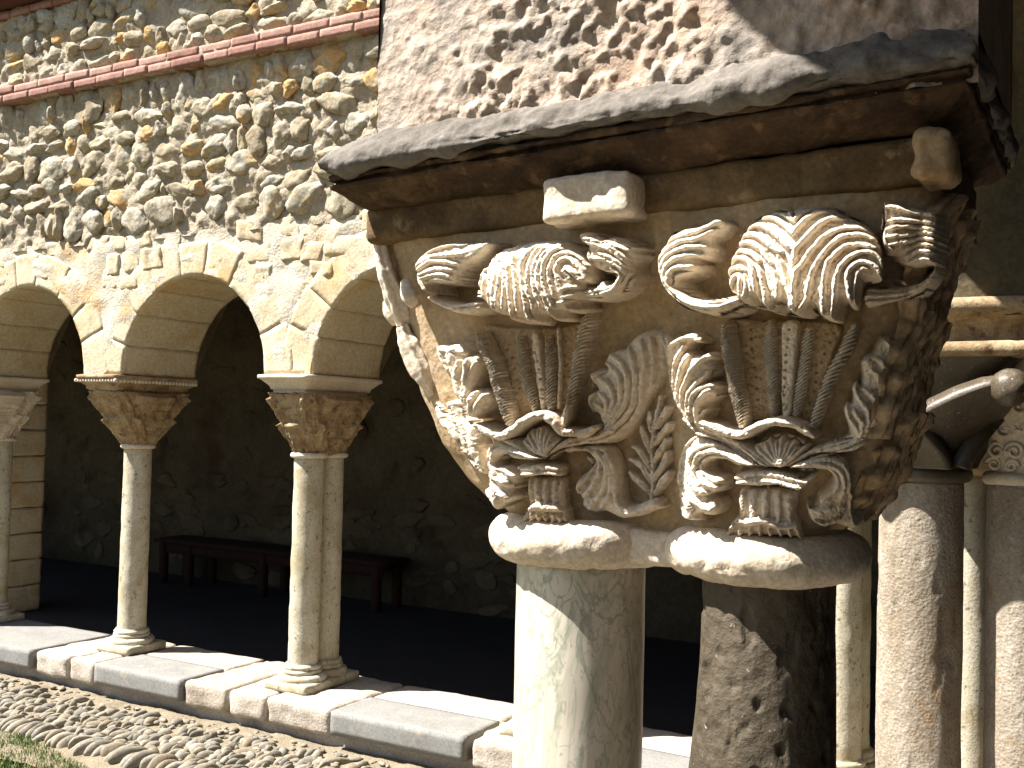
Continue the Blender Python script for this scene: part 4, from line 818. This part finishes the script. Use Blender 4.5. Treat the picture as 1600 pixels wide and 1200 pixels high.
# ------------------------------------------------------------------ corner group behind the capital
cp = thing('column', 'stout worn pink-grey corner column with a smooth dark leaf capital ending in a ball', 'column', (-.567, 3.88, 0), 'corner columns')
V, Fq = shaft(-.567, 3.88, .15, 1.36, .139, 0, 5, 110, 110, .02); P_ = V*[1, 1, .4]; V = V + normals(V, Fq)*(.004*fbm(P_, 9, 4, 6) - .010*np.clip(fbm(P_, 22, 3, 3)-.3, 0, 1))[:, None]; obj('shaft', V, Fq, M_WORN, cp)
far_base(cp, -.567, 3.88, .14, .002, 500, .2)
V, Fq = merge([torus_ring(-.567, 3.88, 1.385, .135, .03, 80, 20, .002, 3), shaft(-.567, 3.88, 1.36, 1.41, .14, 0, 1, 64, 3, 0)]); obj('astragal', V, Fq, M_SMOOTHCAP, cp)
rings = []
for k in range(41):
    t = k/40; f = t**2.0; rings.append(sring(-.567+.05*f, 3.88, 1.405+.39*t, .12*(1-f)+.30*f, .12*(1-f)+.24*f, 2+4*t, 120))
V, Fq = loft(rings); V = rough(V, Fq, .003, 14, 3, 4); bc = obj('capital', V, Fq, M_SMOOTHCAP, cp)
for dx, dy, nm in ((.285, -.235, 1), (-.285, -.235, 1), (.285, .235, 1)):
    # broad smooth corner leaf, keel outwards, rolled into a ball at the tip
    A = np.array([-.567, 3.88, 1.405]); d = np.array([dx, dy, 0]); d /= np.linalg.norm(d); sdv = np.array([-d[1], d[0], 0]); W = []
    nu, nv = 25, 40
    for v in range(nv):
        t = v/(nv-1); out = .128 + .235*t**1.7; zz = 1.405+.275*t; wd = .14*(1-t**3)+.042
        for u in range(nu):
            q = -1+2*u/(nu-1); W.append(A*[1,1,0] + d*(out + .028*(1-abs(q)**1.2) - .10*q*q*(1-t)) + sdv*(q*wd*1.25) + np.array([0,0,zz]))
    lf = obj('leaf', rough(np.array(W), grid_faces(nu, nv), .0015, 20, 2, 7), grid_faces(nu, nv), M_SMOOTHCAP, bc); md = lf.modifiers.new('thickness', 'SOLIDIFY'); md.thickness = .055; md.offset = -1
    c = A*[1,1,0] + d*.385 + np.array([0,0,1.672]); rg_ = [sring(c[0], c[1], c[2]+.060*sin(-pi/2+pi*k/24), max(.060*cos(-pi/2+pi*k/24), .001), max(.060*cos(-pi/2+pi*k/24), .001), 2, 40) for k in range(25)]
    V, Fq = loft(rg_); obj('ball', rough(V, Fq, .0022, 60, 3, 9), Fq, M_SMOOTHCAP, lf)
pr = dense([(-.03,1.77),(.0,1.775),(.004,1.812),(-.03,1.818),(-.045,1.85),(-.03,1.885),(-.01,1.90),(-.005,1.906),(.022,1.912),(.024,1.955),(.0,1.96)], 2)
rg_ = [sring(-.525, 4.05, z, .387+d, .43+d, 16, 160) for d, z in pr]; V, Fq = loft(rg_); obj('impost', rough(V, Fq, .008, 16, 4, 8), Fq, M_OLDCAP, cp)
c2 = thing('column', 'sunlit buff corner column with a small white scroll-carved capital, at the right edge', 'column', (-.253, 3.98, 0), 'corner columns')
V, Fq = shaft(-.253, 3.98, .15, 1.36, .118, .002, 8, 80, 60, .02); obj('shaft', V, Fq, M_WORN, c2); far_base(c2, -.253, 3.98, .118, .002, 520, .17)
V, Fq = torus_ring(-.253, 3.98, 1.375, .108, .022, 64, 16, .002, 3); obj('astragal', V, Fq, M_ABAC, c2)
rings = [sring(-.253, 3.98, 1.39+.40*k/40, .10+.09*(k/40)**1.6, .10+.10*(k/40)**1.6, 2+3*k/40, 120) for k in range(41)]
V, Fq = loft(rings); sc2 = obj('capital', V, Fq, M_ABAC, c2)
def spiral(c, r, turns, s, flip=1, rad=.008):
    pts = []
    for k in range(22):
        a = k/21*turns*2*pi; q = r*(1-.82*k/21); x = c[0]+flip*q*cos(a); z = c[2]+q*sin(a); pts.append((x, c[1], z, rad*(1-.3*k/21)))
    limb('scroll', pts, sc2, M_ABAC, s, 10, sub=2)
for i, (dx, z, r, f) in enumerate([(-.075,1.47,.030,1),(-.02,1.47,.030,-1),(-.05,1.54,.034,1),(.03,1.54,.034,-1),(-.085,1.425,.024,-1),(-.03,1.42,.022,1),(.03,1.45,.03,1),(-.07,1.61,.03,-1),(.0,1.62,.036,1)]):
    spiral((-.253+dx, 3.98-.10-.09*((z-1.39)/.4)**1.6-.006 + .4*dx*dx*8, z), r, 1.6, i, f)
c3 = thing('column', 'thin greenish column glimpsed between the worn pink column and the buff one', 'column', (-.50, 4.75, 0), 'corner columns')
V, Fq = shaft(-.50, 4.75, .12, 1.36, .085, .002, 9); obj('shaft', V, Fq, M_SHAFT, c3); far_base(c3, -.50, 4.75, .085, .002, 540, .14)
V, Fq = rbox((-.5, 4.75, 1.56), (.2, .25, .2), .03, .03, .006, 12, 3); obj('capital', V, Fq, M_OLDCAP, c3)

# ------------------------------------------------------------------ cobbles and grass
pv = tag(bpy.data.objects.new('cobble_pavement', None), 'strip of long river cobbles set on edge below the ledge', kind='structure'); pv.location = (-4, 3.8, -.2); COL.objects.link(pv)
def cob(s):
    import bmesh
    bm = bmesh.new(); bmesh.ops.create_icosphere(bm, subdivisions=3, radius=1); V = np.array([v.co[:] for v in bm.verts]); Fq = np.array([[v.index for v in f.verts] for f in bm.faces]); bm.free()
    return V*(1+.13*fbm(V, 1.3, 2, s))[:, None], Fq
def peb(s):
    import bmesh
    bm = bmesh.new(); bmesh.ops.create_icosphere(bm, subdivisions=2, radius=1); V = np.array([v.co[:] for v in bm.verts]); Fq = np.array([[v.index for v in f.verts] for f in bm.faces]); bm.free()
    return V*(1+.22*fbm(V, 1.4, 3, s))[:, None], Fq
PEB = [peb(900+i) for i in range(8)]
COBS = [mesh('cobble', *cob(700+i), M_COB) for i in range(14)]
cl = []
x = -5.9
while x < -1.6:                                           # kerb row of larger stones
    wd = RNG.uniform(.022, .038); cl.append((x, 3.69+RNG.uniform(-.02, .02), wd, RNG.uniform(.07, .11), .055, RNG.uniform(-.25, .1))); x += wd*1.75
for row in range(6):
    y = 3.80+row*.078; x = -6.2
    while x < -1.6:
        wd = RNG.uniform(.014, .029); L = RNG.uniform(.034, .068)
        if RNG.random() < (.95 if row < 4 else .6): cl.append((x, y+RNG.uniform(-.045, .045), wd*RNG.uniform(.7,1.35), L*RNG.uniform(.6,1.2), .034, RNG.uniform(-.75, .25)))
        x += wd*2.0
def vis_cob(c):
    d = np.array([c[0], c[1], -.17])-CAM; zc = d@fw; px = 800+F*(d@rt)/zc; py = 600-F*(d@up)/zc; return -20 < px < 830 and py < 1215
sh = sorted([c for c in cl if vis_cob(c)], key=lambda c: -c[2]*c[3])
ot = sh[300:] + [c for c in cl if not vis_cob(c)]
for c in sh[:300]:
    inst('cobble', COBS[random.randrange(14)], pv, (c[0], c[1], -.198+RNG.uniform(-.010, .008)), (RNG.uniform(-.2,.2), RNG.uniform(-.3,.3), c[5]), (c[2], c[3], c[4]))
pp = []
for i, c in enumerate(ot):
    V, Fq = cob(800+i % 12); a = c[5]; R = np.array([[cos(a),-sin(a),0],[sin(a),cos(a),0],[0,0,1]]); pp.append(((V*[c[2], c[3], c[4]])@R.T + [c[0], c[1], -.19], Fq))
for i in range(900):                                     # pebbles trodden into the earth towards the ledge
    V, Fq = PEB[i % 8]; a = RNG.uniform(0, pi); q = RNG.uniform(.006, .020); R = np.array([[cos(a),-sin(a),0],[sin(a),cos(a),0],[0,0,1]])
    pp.append(((V*[q, q*RNG.uniform(1, 2.2), q*.6])@R.T + [RNG.uniform(-6.4, -1.6), RNG.uniform(3.72, 4.36), -.192+RNG.uniform(-.004, .004)], Fq))
V, Fq = merge(pp); o = obj('small_cobble', V, Fq, M_COB, pv); o['kind'] = 'stuff'
gv = []; gf = []
for i in range(14000):
    x = RNG.uniform(-6.2, -3.6); y = 3.62 - abs(RNG.normal(0, .20)) - max(0, (x+4.9)*.25)
    h = RNG.uniform(.015, .05); a = RNG.uniform(0, 2*pi); wv = .003; dx, dy = cos(a)*wv, sin(a)*wv; lx, ly = RNG.normal(0, .012, 2)
    k = len(gv); gv += [(x-dx, y-dy, -.216), (x+dx, y+dy, -.216), (x+lx+dx*.3, y+ly+dy*.3, -.216+h), (x+lx-dx*.3, y+ly-dy*.3, -.216+h)]; gf.append((k, k+1, k+2, k+3))
tag(obj('grass', gv, np.array(gf), mg, None, False), 'short yellow-green grass beside the cobbles', 'grass', kind='stuff')
